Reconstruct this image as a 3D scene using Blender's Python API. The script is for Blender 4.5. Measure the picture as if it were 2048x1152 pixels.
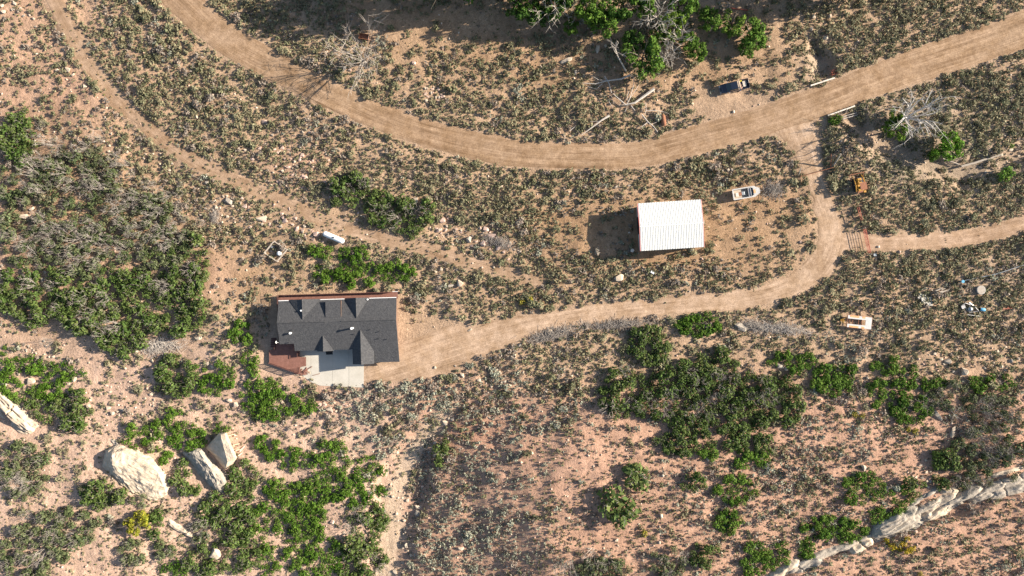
import bpy, bmesh, math, random
import numpy as np
from mathutils import Vector, Matrix, Quaternion

# ------------------------------------------------------------------ scene, camera, sky, sun, exposure
S = bpy.context.scene
for o in list(bpy.data.objects): bpy.data.objects.remove(o)
C = S.collection
H = 136.5                                   # drone height above the gravel road, metres
cam = bpy.data.cameras.new('camera'); cam.lens = 24; cam.sensor_width = 36
cam.clip_start = 1; cam.clip_end = 20000
camo = bpy.data.objects.new('camera', cam); C.objects.link(camo)
camo.location = (0, 0, H); camo.rotation_euler = (0, 0, 0); S.camera = camo
SUN_EL, SUN_AZ = math.radians(24.0), math.radians(12.0)      # azimuth from +X towards +Y
w = bpy.data.worlds.new('World'); S.world = w; w.use_nodes = True
nt = w.node_tree; bg = nt.nodes['Background']
sky = nt.nodes.new('ShaderNodeTexSky'); sky.sky_type = 'NISHITA'; sky.sun_disc = False
sky.sun_elevation = SUN_EL; sky.sun_rotation = math.pi/2 - SUN_AZ
nt.links.new(sky.outputs[0], bg.inputs[0]); bg.inputs[1].default_value = 0.073
sl = bpy.data.lights.new('sun', 'SUN'); sl.energy = 5.0; sl.angle = math.radians(0.5); sl.color = (1.0, 0.90, 0.77)
so = bpy.data.objects.new('sun', sl); C.objects.link(so)
sd = Vector((math.cos(SUN_EL)*math.cos(SUN_AZ), math.cos(SUN_EL)*math.sin(SUN_AZ), math.sin(SUN_EL)))
so.rotation_euler = sd.to_track_quat('Z', 'Y').to_euler(); so.location = sd*300
S.view_settings.view_transform = 'Standard'; S.view_settings.look = 'None'
S.view_settings.gamma = 1; S.view_settings.exposure = 1.40
S.render.engine = 'CYCLES'

rng = np.random.default_rng(11); random.seed(11)
R = math.radians

# ------------------------------------------------------------------ noise and terrain
def _hash(ix, iy, seed):
    n = (ix.astype(np.int64)*374761393 + iy.astype(np.int64)*668265263 + seed*974634777) & 0x7fffffff
    n = ((n ^ (n >> 13))*1274126177) & 0x7fffffff
    n = n ^ (n >> 16)
    return (n & 0xffff)/65535.0
def vnoise(x, y, seed=0):
    x = np.asarray(x, float); y = np.asarray(y, float)
    ix = np.floor(x); iy = np.floor(y); fx = x-ix; fy = y-iy
    fx = fx*fx*(3-2*fx); fy = fy*fy*(3-2*fy)
    a = _hash(ix, iy, seed); b = _hash(ix+1, iy, seed); c = _hash(ix, iy+1, seed); d = _hash(ix+1, iy+1, seed)
    return (a*(1-fx)+b*fx)*(1-fy)+(c*(1-fx)+d*fx)*fy
def fbm(x, y, seed=0, octv=4):
    t = 0; amp = .5; f = 1
    for k in range(octv):
        t = t+amp*(vnoise(np.asarray(x)*f, np.asarray(y)*f, seed+k*17)-.5)*2; amp *= .5; f *= 2.03
    return t
def sst(a, b, x):
    t = np.clip((np.asarray(x, float)-a)/(b-a), 0, 1); return t*t*(3-2*t)

ROAD = [(345,-20,66),(408,40,64),(460,84,62),(512,112,60),(587,152,57),(662,190,54),(737,226,50),(824,259,53),(920,284,55),(1024,306,56),(1149,313,52),(1274,312,50),(1345,294,54),(1420,272,58),(1500,250,60),(1590,222,64),(1660,197,58),(1740,165,62),(1830,133,66),(1940,97,70),(2050,58,70),(2180,10,70)]
DRIVE = [(1585,228,110),(1603,262,84),(1616,300,52),(1630,345,42),(1645,395,42),(1660,440,50),(1664,485,58),(1645,530,52),(1600,566,46),(1540,590,44),(1450,603,40),(1350,612,36),(1250,621,34),(1150,632,34),(1050,652,42),(960,678,66),(885,700,92),(820,722,80),(765,742,46),(725,752,26)]
TRACKR = [(1665,483,36),(1700,484,34),(1760,484,36),(1830,485,34),(1900,480,32),(1960,471,30),(2048,448,32),(2160,415,32)]
TRACKL = [(95,-25,36),(112,5,36),(140,60,34),(180,130,33),(230,195,33),(290,250,32),(340,290,33),(400,330,33),(455,352,32),(512,375,32),(565,405,30),(612,425,32),(668,450,30),(724,462,32),(800,485,30),(862,499,30),(915,518,28),(962,528,28),(1024,545,26),(1085,565,20)]
def dist_poly(u, v, pl):
    """distance to the polyline minus its half width (px)"""
    best = np.full(np.shape(u), 1e9)
    for (x0,y0,w0),(x1,y1,w1) in zip(pl[:-1], pl[1:]):
        dx, dy = x1-x0, y1-y0; L2 = dx*dx+dy*dy
        t = np.clip(((u-x0)*dx+(v-y0)*dy)/L2, 0, 1)
        d = np.hypot(u-x0-t*dx, v-y0-t*dy)-(w0+t*(w1-w0))/2
        best = np.minimum(best, d)
    return best
RAV1 = [(1626,88,14),(1638,115,30),(1648,140,40),(1650,154,30)]
RAV2 = [(1690,232,34),(1730,262,46),(1790,302,46),(1850,325,50),(1920,344,52),(1985,330,50),(2060,296,44),(2200,250,44)]
GUL_V = [690,715,760,800,850,900,960,1020,1152,1300]; GUL_U = [1070,1035,980,928,888,850,824,808,798,790]
def Z(u, v):
    u = np.asarray(u, float); v = np.asarray(v, float)
    dr = np.minimum(np.minimum(dist_poly(u,v,ROAD), dist_poly(u,v,DRIVE)), np.minimum(dist_poly(u,v,TRACKR), dist_poly(u,v,TRACKL)+6))
    rm = 1-sst(0, 28, dr)
    hm = (1-sst(0,40,np.maximum(np.abs(u-665)-125,0)))*(1-sst(0,40,np.maximum(np.abs(v-670)-95,0)))
    bm_ = (1-sst(0,30,np.maximum(np.abs(u-1330)-80,0)))*(1-sst(0,30,np.maximum(np.abs(v-450)-60,0)))
    flat = np.maximum(np.maximum(rm*.93, hm), bm_)
    far = (1-sst(0,600,np.maximum(np.maximum(-u-100,u-2150),np.maximum(-v-100,v-1250))))
    z = (0.75*fbm(u/170,v/170,3,3)+0.30*fbm(u/38,v/38,5,3))*(1-flat)
    z = z+0.10*fbm(u/11,v/11,9,2)*(1-flat)
    # main gully at the foot of the house bench
    t = sst(760,960,v)*(1-sst(1500,2400,v)); gu = np.interp(v, GUL_V, GUL_U); d = u-gu+26*fbm(u/45,v/45,23,3)
    west = -3.4+0.9*sst(-42,-75,d)+6.0*np.clip(-(d+45)/620,0,1)
    east = -3.4+1.3*sst(0,46,d)+4.6*sst(15,330,d)-1.6*sst(350,1200,d)
    z = z+t*np.where(d<0, west, east)
    # upper start of the same gully
    g2 = (1-sst(10,40,np.abs(d)))*sst(690,740,v)*(1-sst(760,900,v)); z = z-.3*g2
    # dry wash with the two culvert mouths
    wn = 16*fbm(u/30,v/30,27,3)
    z = z-1.8*(1-sst(-16,16,dist_poly(u,v,RAV1)+wn))*(1-rm)-1.7*(1-sst(-20,20,dist_poly(u,v,RAV2)+wn))*(1-rm)
    # sandstone ledge, lower right
    s = ((v-1152)*488+(u-1560)*187)/522.0
    z = z+1.5*sst(-10,26,s+14*fbm(u/40,v/40,29,3))*sst(1380,1560,u)*sst(860,960,v)*(1-sst(400,900,s))
    # bank west of the house, shallow ledge lower left
    z = z+0.9*np.exp(-((u-440)/60)**2-((v-650)/90)**2)
    s2 = ((u-60)*0.60-(v-790)*0.80)
    z = z+0.8*np.exp(-((u-260)/110)**2-((v-985)/70)**2)
    # faint cattle terraces on the lower right slope
    ter = sst(860,940,v)*sst(1050,1250,u)
    z = z+0.2*ter*np.sin((v+0.33*u+18*fbm(u/120,v/120,21,2))/26*2*math.pi)
    z = z*far
    return z
_zg = Z(*np.meshgrid(np.arange(-300,2351,5.0), np.arange(-300,1456,5.0)))
def zat(u, v):
    x, y = (u+300)/5, (v+300)/5; i, j = int(x), int(y)
    if i < 0 or j < 0 or i >= _zg.shape[1]-1 or j >= _zg.shape[0]-1: return float(Z(u, v))
    fx, fy = x-i, y-j; return float((_zg[j,i]*(1-fx)+_zg[j,i+1]*fx)*(1-fy)+(_zg[j+1,i]*(1-fx)+_zg[j+1,i+1]*fx)*fy)
def W(u, v, h=0.0, z=None):
    """ground point under pixel (u, v); with h: the point h metres above ground that shows at the pixel"""
    zz = (zat(u, v) if z is None else z)+h
    k = (H-zz)/H/10.0
    return Vector(((u-1024)*k, (576-v)*k, zz))
def Warr(u, v, off=0.0):
    zz = Z(u, v)+off; k = (H-zz)/H/10.0
    return np.stack([(u-1024)*k, (576-v)*k, zz], 1)

# ------------------------------------------------------------------ materials
def mat(name, col=(.5,.5,.5), rough=.8, metal=0.0, var=0.0, scale=4.0, bump=0.0, bscale=20.0, spec=.3, col2=None, coat=0.0):
    m = bpy.data.materials.new(name); m.use_nodes = True; n = m.node_tree; b = n.nodes['Principled BSDF']
    b.inputs['Roughness'].default_value = rough; b.inputs['Metallic'].default_value = metal
    b.inputs['Specular IOR Level'].default_value = spec
    b.inputs['Coat Weight'].default_value = coat
    tc = n.nodes.new('ShaderNodeTexCoord')
    if var > 0 or col2:
        nz = n.nodes.new('ShaderNodeTexNoise'); nz.inputs['Scale'].default_value = scale; nz.inputs['Detail'].default_value = 6
        nz.inputs['Roughness'].default_value = .65
        n.links.new(tc.outputs['Object'], nz.inputs['Vector'])
        rp = n.nodes.new('ShaderNodeValToRGB'); rp.color_ramp.elements[0].position = .32; rp.color_ramp.elements[1].position = .68
        c2 = col2 or tuple(min(1,c*(1+var)) for c in col); c1 = col if col2 else tuple(c*(1-var) for c in col)
        rp.color_ramp.elements[0].color = (*c1,1); rp.color_ramp.elements[1].color = (*c2,1)
        n.links.new(nz.outputs['Fac'], rp.inputs[0]); n.links.new(rp.outputs[0], b.inputs['Base Color'])
    else:
        b.inputs['Base Color'].default_value = (*col,1)
    if bump > 0:
        nb = n.nodes.new('ShaderNodeTexNoise'); nb.inputs['Scale'].default_value = bscale; nb.inputs['Detail'].default_value = 5
        n.links.new(tc.outputs['Object'], nb.inputs['Vector'])
        bp = n.nodes.new('ShaderNodeBump'); bp.inputs['Strength'].default_value = bump; bp.inputs['Distance'].default_value = .1
        n.links.new(nb.outputs['Fac'], bp.inputs['Height']); n.links.new(bp.outputs[0], b.inputs['Normal'])
    return m

def foliage_mat(name, trans=.2):
    m = bpy.data.materials.new(name); m.use_nodes = True; n = m.node_tree; b = n.nodes['Principled BSDF']
    out = n.nodes['Material Output']
    at = n.nodes.new('ShaderNodeAttribute'); at.attribute_name = 'Col'
    oi = n.nodes.new('ShaderNodeObjectInfo')
    mx = n.nodes.new('ShaderNodeMix'); mx.data_type = 'RGBA'; mx.blend_type = 'MULTIPLY'; mx.inputs[0].default_value = 1
    n.links.new(at.outputs['Color'], mx.inputs[6]); n.links.new(oi.outputs['Color'], mx.inputs[7])
    n.links.new(mx.outputs[2], b.inputs['Base Color'])
    b.inputs['Roughness'].default_value = .75; b.inputs['Specular IOR Level'].default_value = .15
    tr = n.nodes.new('ShaderNodeBsdfTranslucent'); n.links.new(mx.outputs[2], tr.inputs['Color'])
    ms = n.nodes.new('ShaderNodeMixShader'); ms.inputs[0].default_value = trans
    n.links.new(b.outputs[0], ms.inputs[1]); n.links.new(tr.outputs[0], ms.inputs[2]); n.links.new(ms.outputs[0], out.inputs[0])
    return m

def soil_mat(name, uvstreak=0.0):
    """earth: vertex soil colour broken up by dirt noise, pebbles and fine relief"""
    m = bpy.data.materials.new(name); m.use_nodes = True; n = m.node_tree; b = n.nodes['Principled BSDF']
    b.inputs['Roughness'].default_value = .95; b.inputs['Specular IOR Level'].default_value = .1
    L = n.links.new
    tc = n.nodes.new('ShaderNodeTexCoord')
    at = n.nodes.new('ShaderNodeAttribute'); at.attribute_name = 'Col'
    def noise(scale, det=5, vec=None, rough=.6):
        k = n.nodes.new('ShaderNodeTexNoise'); k.inputs['Scale'].default_value = scale; k.inputs['Detail'].default_value = det
        k.inputs['Roughness'].default_value = rough
        L(vec or tc.outputs['Object'], k.inputs['Vector']); return k
    def ramp(src, p0, c0, p1, c1):
        r = n.nodes.new('ShaderNodeValToRGB'); r.color_ramp.elements[0].position = p0; r.color_ramp.elements[1].position = p1
        r.color_ramp.elements[0].color = (*c0,1); r.color_ramp.elements[1].color = (*c1,1); L(src, r.inputs[0]); return r
    def mul(a, c, f=1.0, fs=None):
        x = n.nodes.new('ShaderNodeMix'); x.data_type = 'RGBA'; x.blend_type = 'MULTIPLY'; x.inputs[0].default_value = f
        if fs is not None: L(fs, x.inputs[0])
        L(a, x.inputs[6]); L(c, x.inputs[7]); return x.outputs[2]
    col = at.outputs['Color']
    n1 = noise(.16, 4); col = mul(col, ramp(n1.outputs['Fac'], .3, (.86,.84,.82), .7, (1.1,1.09,1.08)).outputs[0])
    n2 = noise(1.1, 6, rough=.7); col = mul(col, ramp(n2.outputs['Fac'], .3, (.74,.72,.70), .68, (1.14,1.13,1.12)).outputs[0])
    n3 = noise(7.0, 3); col = mul(col, ramp(n3.outputs['Fac'], .28, (.62,.61,.60), .72, (1.24,1.24,1.24)).outputs[0])
    if uvstreak:
        uv = n.nodes.new('ShaderNodeUVMap'); uv.uv_map = 'UVMap'
        mp = n.nodes.new('ShaderNodeMapping'); mp.inputs['Scale'].default_value = (1.0, .035, 1); L(uv.outputs[0], mp.inputs[0])
        bn = noise(.11, 4, rough=.65); brk = ramp(bn.outputs['Fac'], .36, (.1*uvstreak,)*3, .60, (uvstreak,)*3).outputs[0]
        s1 = noise(1.1, 5, mp.outputs[0], .7); col = mul(col, ramp(s1.outputs['Fac'], .36, (.58,.53,.47), .62, (1.14,1.14,1.14)).outputs[0], uvstreak, brk)
        mp2 = n.nodes.new('ShaderNodeMapping'); mp2.inputs['Scale'].default_value = (4.2, .05, 1); L(uv.outputs[0], mp2.inputs[0])
        s2 = noise(1.5, 3, mp2.outputs[0], .6); col = mul(col, ramp(s2.outputs['Fac'], .35, (.80,.78,.75), .65, (1.07,1.07,1.07)).outputs[0], uvstreak)
        s3 = noise(.35, 5); col = mul(col, ramp(s3.outputs['Fac'], .38, (.84,.80,.74), .6, (1.05,1.05,1.06)).outputs[0])
    else:
        vo = n.nodes.new('ShaderNodeTexVoronoi'); vo.inputs['Scale'].default_value = 2.6; L(tc.outputs['Object'], vo.inputs['Vector'])
        pb = ramp(vo.outputs['Distance'], .10, (1,1,1), .17, (0,0,0))
        nm = noise(.45, 3); pm = ramp(nm.outputs['Fac'], .5, (0,0,0), .66, (1,1,1))
        mm = mul(pb.outputs[0], pm.outputs[0])
        x = n.nodes.new('ShaderNodeMix'); x.data_type = 'RGBA'; L(mm, x.inputs[0]); L(col, x.inputs[6]); x.inputs[7].default_value = (.52,.43,.34,1)
        col = x.outputs[2]
    L(col, b.inputs['Base Color'])
    nb = noise(2.2 if not uvstreak else 4.0, 7, rough=.7); bp = n.nodes.new('ShaderNodeBump'); bp.inputs['Strength'].default_value = .9 if not uvstreak else .4
    bp.inputs['Distance'].default_value = .22 if not uvstreak else .06
    L(nb.outputs['Fac'], bp.inputs['Height']); L(bp.outputs[0], b.inputs['Normal'])
    return m

M = {}
M['soil'] = soil_mat('soil'); M['dirt_road'] = soil_mat('dirt_road', 1.0); M['dirt_drive'] = soil_mat('dirt_drive', .75)
M['foliage'] = foliage_mat('foliage'); M['twig'] = mat('grey_bark', (.29,.255,.22), .9, var=.3, scale=3)
M['deadwood'] = mat('bleached_wood', (.44,.39,.335), .85, var=.2, scale=3)
M['whitewood'] = mat('sun_bleached_wood', (.50,.46,.41), .8, var=.12, scale=3)
M['bark'] = mat('bark', (.16,.13,.10), .9, var=.3, scale=6, bump=.5)
M['rock'] = mat('sandstone', (.38,.30,.215), .9, col2=(.58,.475,.36), scale=.9, bump=.6, bscale=6)
M['rockpink'] = mat('pink_sandstone', (.44,.29,.22), .9, col2=(.62,.46,.37), scale=1.6, bump=.6, bscale=6)
M['rockgrey'] = mat('grey_lichen_rock', (.22,.195,.16), .9, col2=(.44,.375,.30), scale=1.0, bump=.7, bscale=5)
M['white'] = mat('white_paint', (.74,.74,.72), .5, var=.04, scale=2); M['oldwhite'] = mat('chalky_white_deck', (.42,.41,.39), .8, col2=(.55,.53,.50), scale=3)
M['whiteroof'] = mat('white_metal_roof', (.68,.67,.62), .55, var=.03, scale=.8)
M['redtrim'] = mat('red_trim', (.38,.05,.04), .6, var=.15)
M['barnwall'] = mat('barn_metal_wall', (.55,.53,.49), .6, var=.08, scale=2)
M['concrete'] = mat('concrete', (.42,.39,.33), .9, col2=(.50,.465,.40), scale=.5, bump=.15, bscale=30)
M['deck'] = mat('red_stained_deck', (.175,.080,.058), .75, col2=(.265,.130,.098), scale=2.2)
M['deckdark'] = mat('dark_stained_rail', (.10,.045,.035), .75, var=.2, scale=3)
M['housewall'] = mat('brown_siding', (.16,.10,.07), .8, var=.15, scale=3)
M['black'] = mat('black_rubber', (.02,.02,.02), .7); M['darkmetal'] = mat('dark_metal', (.05,.05,.055), .5, metal=.4)
M['galv'] = mat('galvanised_metal', (.30,.32,.33), .45, metal=.6, var=.1); M['steel'] = mat('bare_steel', (.32,.31,.30), .5, metal=.5, var=.2)
M['rust'] = mat('rusted_steel', (.20,.075,.04), .9, col2=(.34,.16,.09), scale=6, bump=.3)
M['redpaint'] = mat('faded_red_paint', (.36,.075,.045), .7, col2=(.44,.13,.08), scale=3)
M['yellow'] = mat('worn_yellow_paint', (.58,.32,.03), .6, col2=(.36,.17,.05), scale=5)
M['orange'] = mat('faded_orange_paint', (.62,.24,.09), .7, col2=(.66,.40,.20), scale=4)
M['truck'] = mat('dark_blue_car_paint', (.012,.018,.032), .22, metal=.3, spec=.5, coat=.7)
M['glass'] = mat('tinted_glass', (.01,.022,.022), .06, spec=.6)
M['chrome'] = mat('chrome', (.75,.75,.75), .2, metal=.9)
M['lumber'] = mat('pale_lumber', (.55,.40,.27), .8, col2=(.66,.52,.38), scale=5)
M['timber'] = mat('weathered_timber', (.30,.25,.20), .9, col2=(.46,.40,.33), scale=4)
M['palewood'] = mat('bleached_plank', (.62,.55,.46), .8, var=.1, scale=4)
M['brightyellow'] = mat('yellow_plastic', (.70,.55,.05), .5); M['bluepl'] = mat('blue_plastic', (.10,.34,.52), .5, var=.1)
M['skin'] = mat('skin', (.48,.27,.19), .6); M['hair'] = mat('brown_hair', (.07,.03,.018), .7); M['denim'] = mat('denim', (.05,.07,.12), .9)
M['cloth'] = mat('white_cotton', (.75,.74,.70), .9, var=.05)
M['boat'] = mat('chalky_boat_paint', (.36,.35,.33), .8, col2=(.52,.50,.47), scale=3)
M['boatin'] = mat('stained_boat_floor', (.34,.27,.20), .9, col2=(.50,.42,.33), scale=2.5)

def shingle():
    m = mat('charcoal_shingles', (.050,.051,.055), .9, col2=(.080,.079,.080), scale=2.2)
    n = m.node_tree; b = n.nodes['Principled BSDF']; tc = n.nodes.new('ShaderNodeTexCoord')
    br = n.nodes.new('ShaderNodeTexBrick'); br.inputs['Scale'].default_value = 2.2; br.inputs['Mortar Size'].default_value = .012
    br.inputs['Color1'].default_value = (.80,.80,.80,1); br.inputs['Color2'].default_value = (1.15,1.15,1.15,1); br.inputs['Mortar'].default_value = (.6,.6,.6,1)
    n.links.new(tc.outputs['Object'], br.inputs['Vector'])
    src = b.inputs['Base Color'].links[0].from_socket
    x = n.nodes.new('ShaderNodeMix'); x.data_type = 'RGBA'; x.blend_type = 'MULTIPLY'; x.inputs[0].default_value = 1
    n.links.new(src, x.inputs[6]); n.links.new(br.outputs['Color'], x.inputs[7]); n.links.new(x.outputs[2], b.inputs['Base Color'])
    vo = n.nodes.new('ShaderNodeTexNoise'); vo.inputs['Scale'].default_value = 4; vo.inputs['Detail'].default_value = 4; n.links.new(tc.outputs['Object'], vo.inputs['Vector'])
    bp = n.nodes.new('ShaderNodeBump'); bp.inputs['Strength'].default_value = .8; bp.inputs['Distance'].default_value = .08
    n.links.new(vo.outputs['Fac'], bp.inputs['Height']); n.links.new(bp.outputs[0], b.inputs['Normal'])
    return m
M['shingle'] = shingle()

# ------------------------------------------------------------------ mesh helpers
def link(name, me, parent=None, mats=()):
    for k in mats: me.materials.append(k)
    o = bpy.data.objects.new(name, me); C.objects.link(o)
    if parent is not None: o.parent = parent
    return o
def tag(o, label, cat=None, group=None):
    o['label'] = label
    if cat: o['category'] = cat
    if group: o['group'] = group
    return o
def empty(name, loc, rz=0.0, label=None, cat=None, group=None):
    o = bpy.data.objects.new(name, None); C.objects.link(o); o.location = loc; o.rotation_euler = (0,0,rz)
    if label: tag(o, label, cat, group)
    return o
def np_mesh(name, V, F, col=None, smooth=False):
    """V (n,3), F (m,k) arrays -> mesh, optional per-face colour (m,3)"""
    me = bpy.data.meshes.new(name); n, k = F.shape
    me.vertices.add(len(V)); me.vertices.foreach_set('co', V.astype(np.float32).ravel())
    me.loops.add(n*k); me.loops.foreach_set('vertex_index', F.astype(np.int32).ravel())
    me.polygons.add(n); me.polygons.foreach_set('loop_start', np.arange(0, n*k, k, dtype=np.int32))
    me.update(calc_edges=True)
    if col is not None:
        a = me.color_attributes.new('Col', 'FLOAT_COLOR', 'CORNER')
        c = np.ones((n, k, 4), np.float32); c[:, :, :3] = col[:, None, :]
        a.data.foreach_set('color', c.ravel())
    if smooth: me.polygons.foreach_set('use_smooth', np.ones(n, bool))
    return me

class MB:
    def __init__(s): s.v = []; s.f = []
    def add(s, vs, fs):
        b = len(s.v); s.v += [tuple(p) for p in vs]; s.f += [tuple(b+i for i in f) for f in fs]; return s
    def box(s, c, d, rz=0.0, ry=0.0, rx=0.0, taper=1.0):
        hx, hy, hz = d[0]/2, d[1]/2, d[2]/2; Rm = Matrix.Rotation(rz,3,'Z') @ Matrix.Rotation(ry,3,'Y') @ Matrix.Rotation(rx,3,'X')
        vs = []
        for z, t in ((-hz,1.0),(hz,taper)):
            for x, y in ((-hx,-hy),(hx,-hy),(hx,hy),(-hx,hy)): vs.append(Vector(c)+Rm @ Vector((x*t,y*t,z)))
        return s.add(vs, [(3,2,1,0),(4,5,6,7),(0,1,5,4),(1,2,6,5),(2,3,7,6),(3,0,4,7)])
    def prism(s, poly, z0, z1):
        n = len(poly); a = sum(poly[i][0]*poly[(i+1)%n][1]-poly[(i+1)%n][0]*poly[i][1] for i in range(n))
        if a < 0: poly = poly[::-1]
        vs = [(x,y,z0) for x,y in poly]+[(x,y,z1) for x,y in poly]
        return s.add(vs, [tuple(range(n-1,-1,-1)), tuple(range(n,2*n))]+[(i,(i+1)%n,n+(i+1)%n,n+i) for i in range(n)])
    def slab(s, pts, th):
        """3D polygon with thickness, thickened downwards"""
        n = len(pts); P = [Vector(p) for p in pts]; nrm = (P[1]-P[0]).cross(P[2]-P[0])
        if nrm.z < 0: P = P[::-1]
        vs = P+[p-Vector((0,0,th)) for p in P]
        return s.add(vs, [tuple(range(n)), tuple(range(2*n-1,n-1,-1))]+[(i,n+i,n+(i+1)%n,(i+1)%n) for i in range(n)])
    def tube(s, pts, rad, n=5):
        P = [Vector(p) for p in pts]; b = len(s.v); rad = rad if hasattr(rad,'__len__') else [rad]*len(P)
        ax = None
        for i, p in enumerate(P):
            d = (P[min(i+1,len(P)-1)]-P[max(i-1,0)]).normalized()
            if ax is None:
                ax = d.orthogonal().normalized()
            else:
                ax = (ax-d*ax.dot(d)); ax = ax.normalized() if ax.length > 1e-5 else d.orthogonal().normalized()
            bx = d.cross(ax)
            for k in range(n):
                a = 2*math.pi*k/n; s.v.append(tuple(p+(ax*math.cos(a)+bx*math.sin(a))*rad[i]))
        for i in range(len(P)-1):
            for k in range(n):
                k2 = (k+1)%n; s.f.append((b+i*n+k, b+i*n+k2, b+(i+1)*n+k2, b+(i+1)*n+k))
        s.f.append(tuple(b+k for k in range(n-1,-1,-1))); s.f.append(tuple(b+(len(P)-1)*n+k for k in range(n)))
        return s
    def cyl(s, p0, p1, r, n=14): return s.tube([p0,p1],[r,r],n)
    def ball(s, c, r, n=10, m=6):
        b = len(s.v); r = r if hasattr(r,'__len__') else (r,r,r)
        for i in range(1,m):
            t = math.pi*i/m
            for k in range(n):
                a = 2*math.pi*k/n; s.v.append((c[0]+r[0]*math.sin(t)*math.cos(a), c[1]+r[1]*math.sin(t)*math.sin(a), c[2]+r[2]*math.cos(t)))
        top = len(s.v); s.v.append((c[0],c[1],c[2]+r[2])); s.v.append((c[0],c[1],c[2]-r[2]))
        for i in range(m-2):
            for k in range(n):
                k2 = (k+1)%n; s.f.append((b+i*n+k, b+(i+1)*n+k, b+(i+1)*n+k2, b+i*n+k2))
        for k in range(n):
            k2 = (k+1)%n; s.f.append((top,b+k,b+k2)); s.f.append((top+1,b+(m-2)*n+k2,b+(m-2)*n+k))
        return s
    def mesh(s, name, smooth=False):
        me = bpy.data.meshes.new(name); me.from_pydata(s.v, [], s.f); me.update()
        if smooth: me.polygons.foreach_set('use_smooth', [True]*len(me.polygons))
        return me
    def build(s, name, m, parent=None, smooth=False, bevel=0.0, loc=None, rz=None):
        o = link(name, s.mesh(name, smooth), parent, [m])
        if bevel > 0:
            b = o.modifiers.new('bevel','BEVEL'); b.width = bevel; b.segments = 2; b.limit_method = 'ANGLE'
        if loc is not None: o.location = loc
        if rz is not None: o.rotation_euler = (0,0,rz)
        return o

def structure(o): o['kind'] = 'structure'; return o
def stuff(o): o['kind'] = 'stuff'; return o

# ------------------------------------------------------------------ ground sheet
TAN = np.array((.415,.295,.200)); PINK = np.array((.455,.288,.205)); BROWN = np.array((.32,.205,.118)); BED = np.array((.52,.41,.30)); ROADC = np.array((.39,.280,.195)); PALE = np.array((.50,.355,.270)); GREY = np.array((.33,.27,.205))
BLOBS = [ # u, v, ru, rv, colour, strength : what the soil itself is
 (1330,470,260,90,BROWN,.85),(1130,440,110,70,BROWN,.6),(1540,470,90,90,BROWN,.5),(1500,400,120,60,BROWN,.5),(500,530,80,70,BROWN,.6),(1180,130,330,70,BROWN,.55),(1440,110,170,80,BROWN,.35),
 (880,60,220,80,BROWN,.35),(130,180,110,50,PINK,.5),(60,300,120,60,BROWN,.4),(180,380,160,80,BROWN,.45),(1850,240,220,80,GREY,.7),(1850,330,200,40,GREY,.8),(1640,120,40,50,GREY,.6),(1060,600,70,30,BROWN,.6),(1120,565,90,20,BROWN,.3),
 (1475,212,125,44,ROADC,.95),(1590,240,80,40,ROADC,.8),(990,900,140,60,PINK,1),(940,870,50,30,np.array((.46,.24,.16)),.7),(600,330,80,50,PINK,.6),(640,800,60,30,PINK,.6),(2000,560,120,60,GREY,.35),(1250,640,300,16,GREY,.3),
 (850,640,60,50,TAN,.6),(1590,500,60,40,TAN,.5),(280,950,60,45,BED,.8),(430,560,40,50,PINK,.6),(250,450,150,60,BROWN,.5)]
def soil_col(u, v):
    pk = sst(700,830,v+30*fbm(u/160,v/160,31,3))
    pk = np.maximum(pk, .55*sst(720,620,v)*sst(520,0,u))
    c = TAN*(1-pk[:,None])+PINK*pk[:,None]
    pl = (sst(600,760,v+30*fbm(u/130,v/130,35,3))*sst(860,760,u))[:,None]; c = c*(1-pl)+PALE*pl
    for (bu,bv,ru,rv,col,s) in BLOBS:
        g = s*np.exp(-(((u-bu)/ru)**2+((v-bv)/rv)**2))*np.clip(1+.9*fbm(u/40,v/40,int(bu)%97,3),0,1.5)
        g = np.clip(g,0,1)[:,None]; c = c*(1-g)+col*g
    gu = np.interp(v, GUL_V, GUL_U); d = u-gu+10*fbm(u/30,v/30,77,2)
    g = ((1-sst(10,32,np.abs(d+22)))*sst(760,860,v))[:,None]; c = c*(1-.8*g)+BED*.8*g
    dr = np.minimum(np.minimum(dist_poly(u,v,ROAD), dist_poly(u,v,DRIVE)), np.minimum(dist_poly(u,v,TRACKR), dist_poly(u,v,TRACKL)))
    g = (1-sst(-2,14,dr+8*fbm(u/12,v/12,41,2)))[:,None]; c = c*(1-.7*g)+(ROADC*1.02)*.7*g
    return c
def axis(a, b, step, reach):
    core = np.arange(a, b+.1, step); out = [step*1.6]
    while sum(out) < reach: out.append(out[-1]*1.6)
    o = np.cumsum(out); return np.concatenate([(a-o)[::-1], core, b+o])
gu_ = axis(-60, 2110, 5, 45000); gv_ = axis(-60, 1212, 5, 45000)
UU, VV = np.meshgrid(gu_, gv_); uu = UU.ravel(); vv = VV.ravel()
P = Warr(uu, vv)
nx, ny = len(gu_), len(gv_); ii = np.arange(nx*ny).reshape(ny, nx)
F = np.stack([ii[:-1,:-1].ravel(), ii[1:,:-1].ravel(), ii[1:,1:].ravel(), ii[:-1,1:].ravel()], 1)
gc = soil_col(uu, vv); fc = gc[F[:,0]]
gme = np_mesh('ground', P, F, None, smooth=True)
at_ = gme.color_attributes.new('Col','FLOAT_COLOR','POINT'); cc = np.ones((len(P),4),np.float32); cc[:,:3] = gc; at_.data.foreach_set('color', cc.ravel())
structure(link('ground', gme, None, [M['soil']]))

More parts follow.
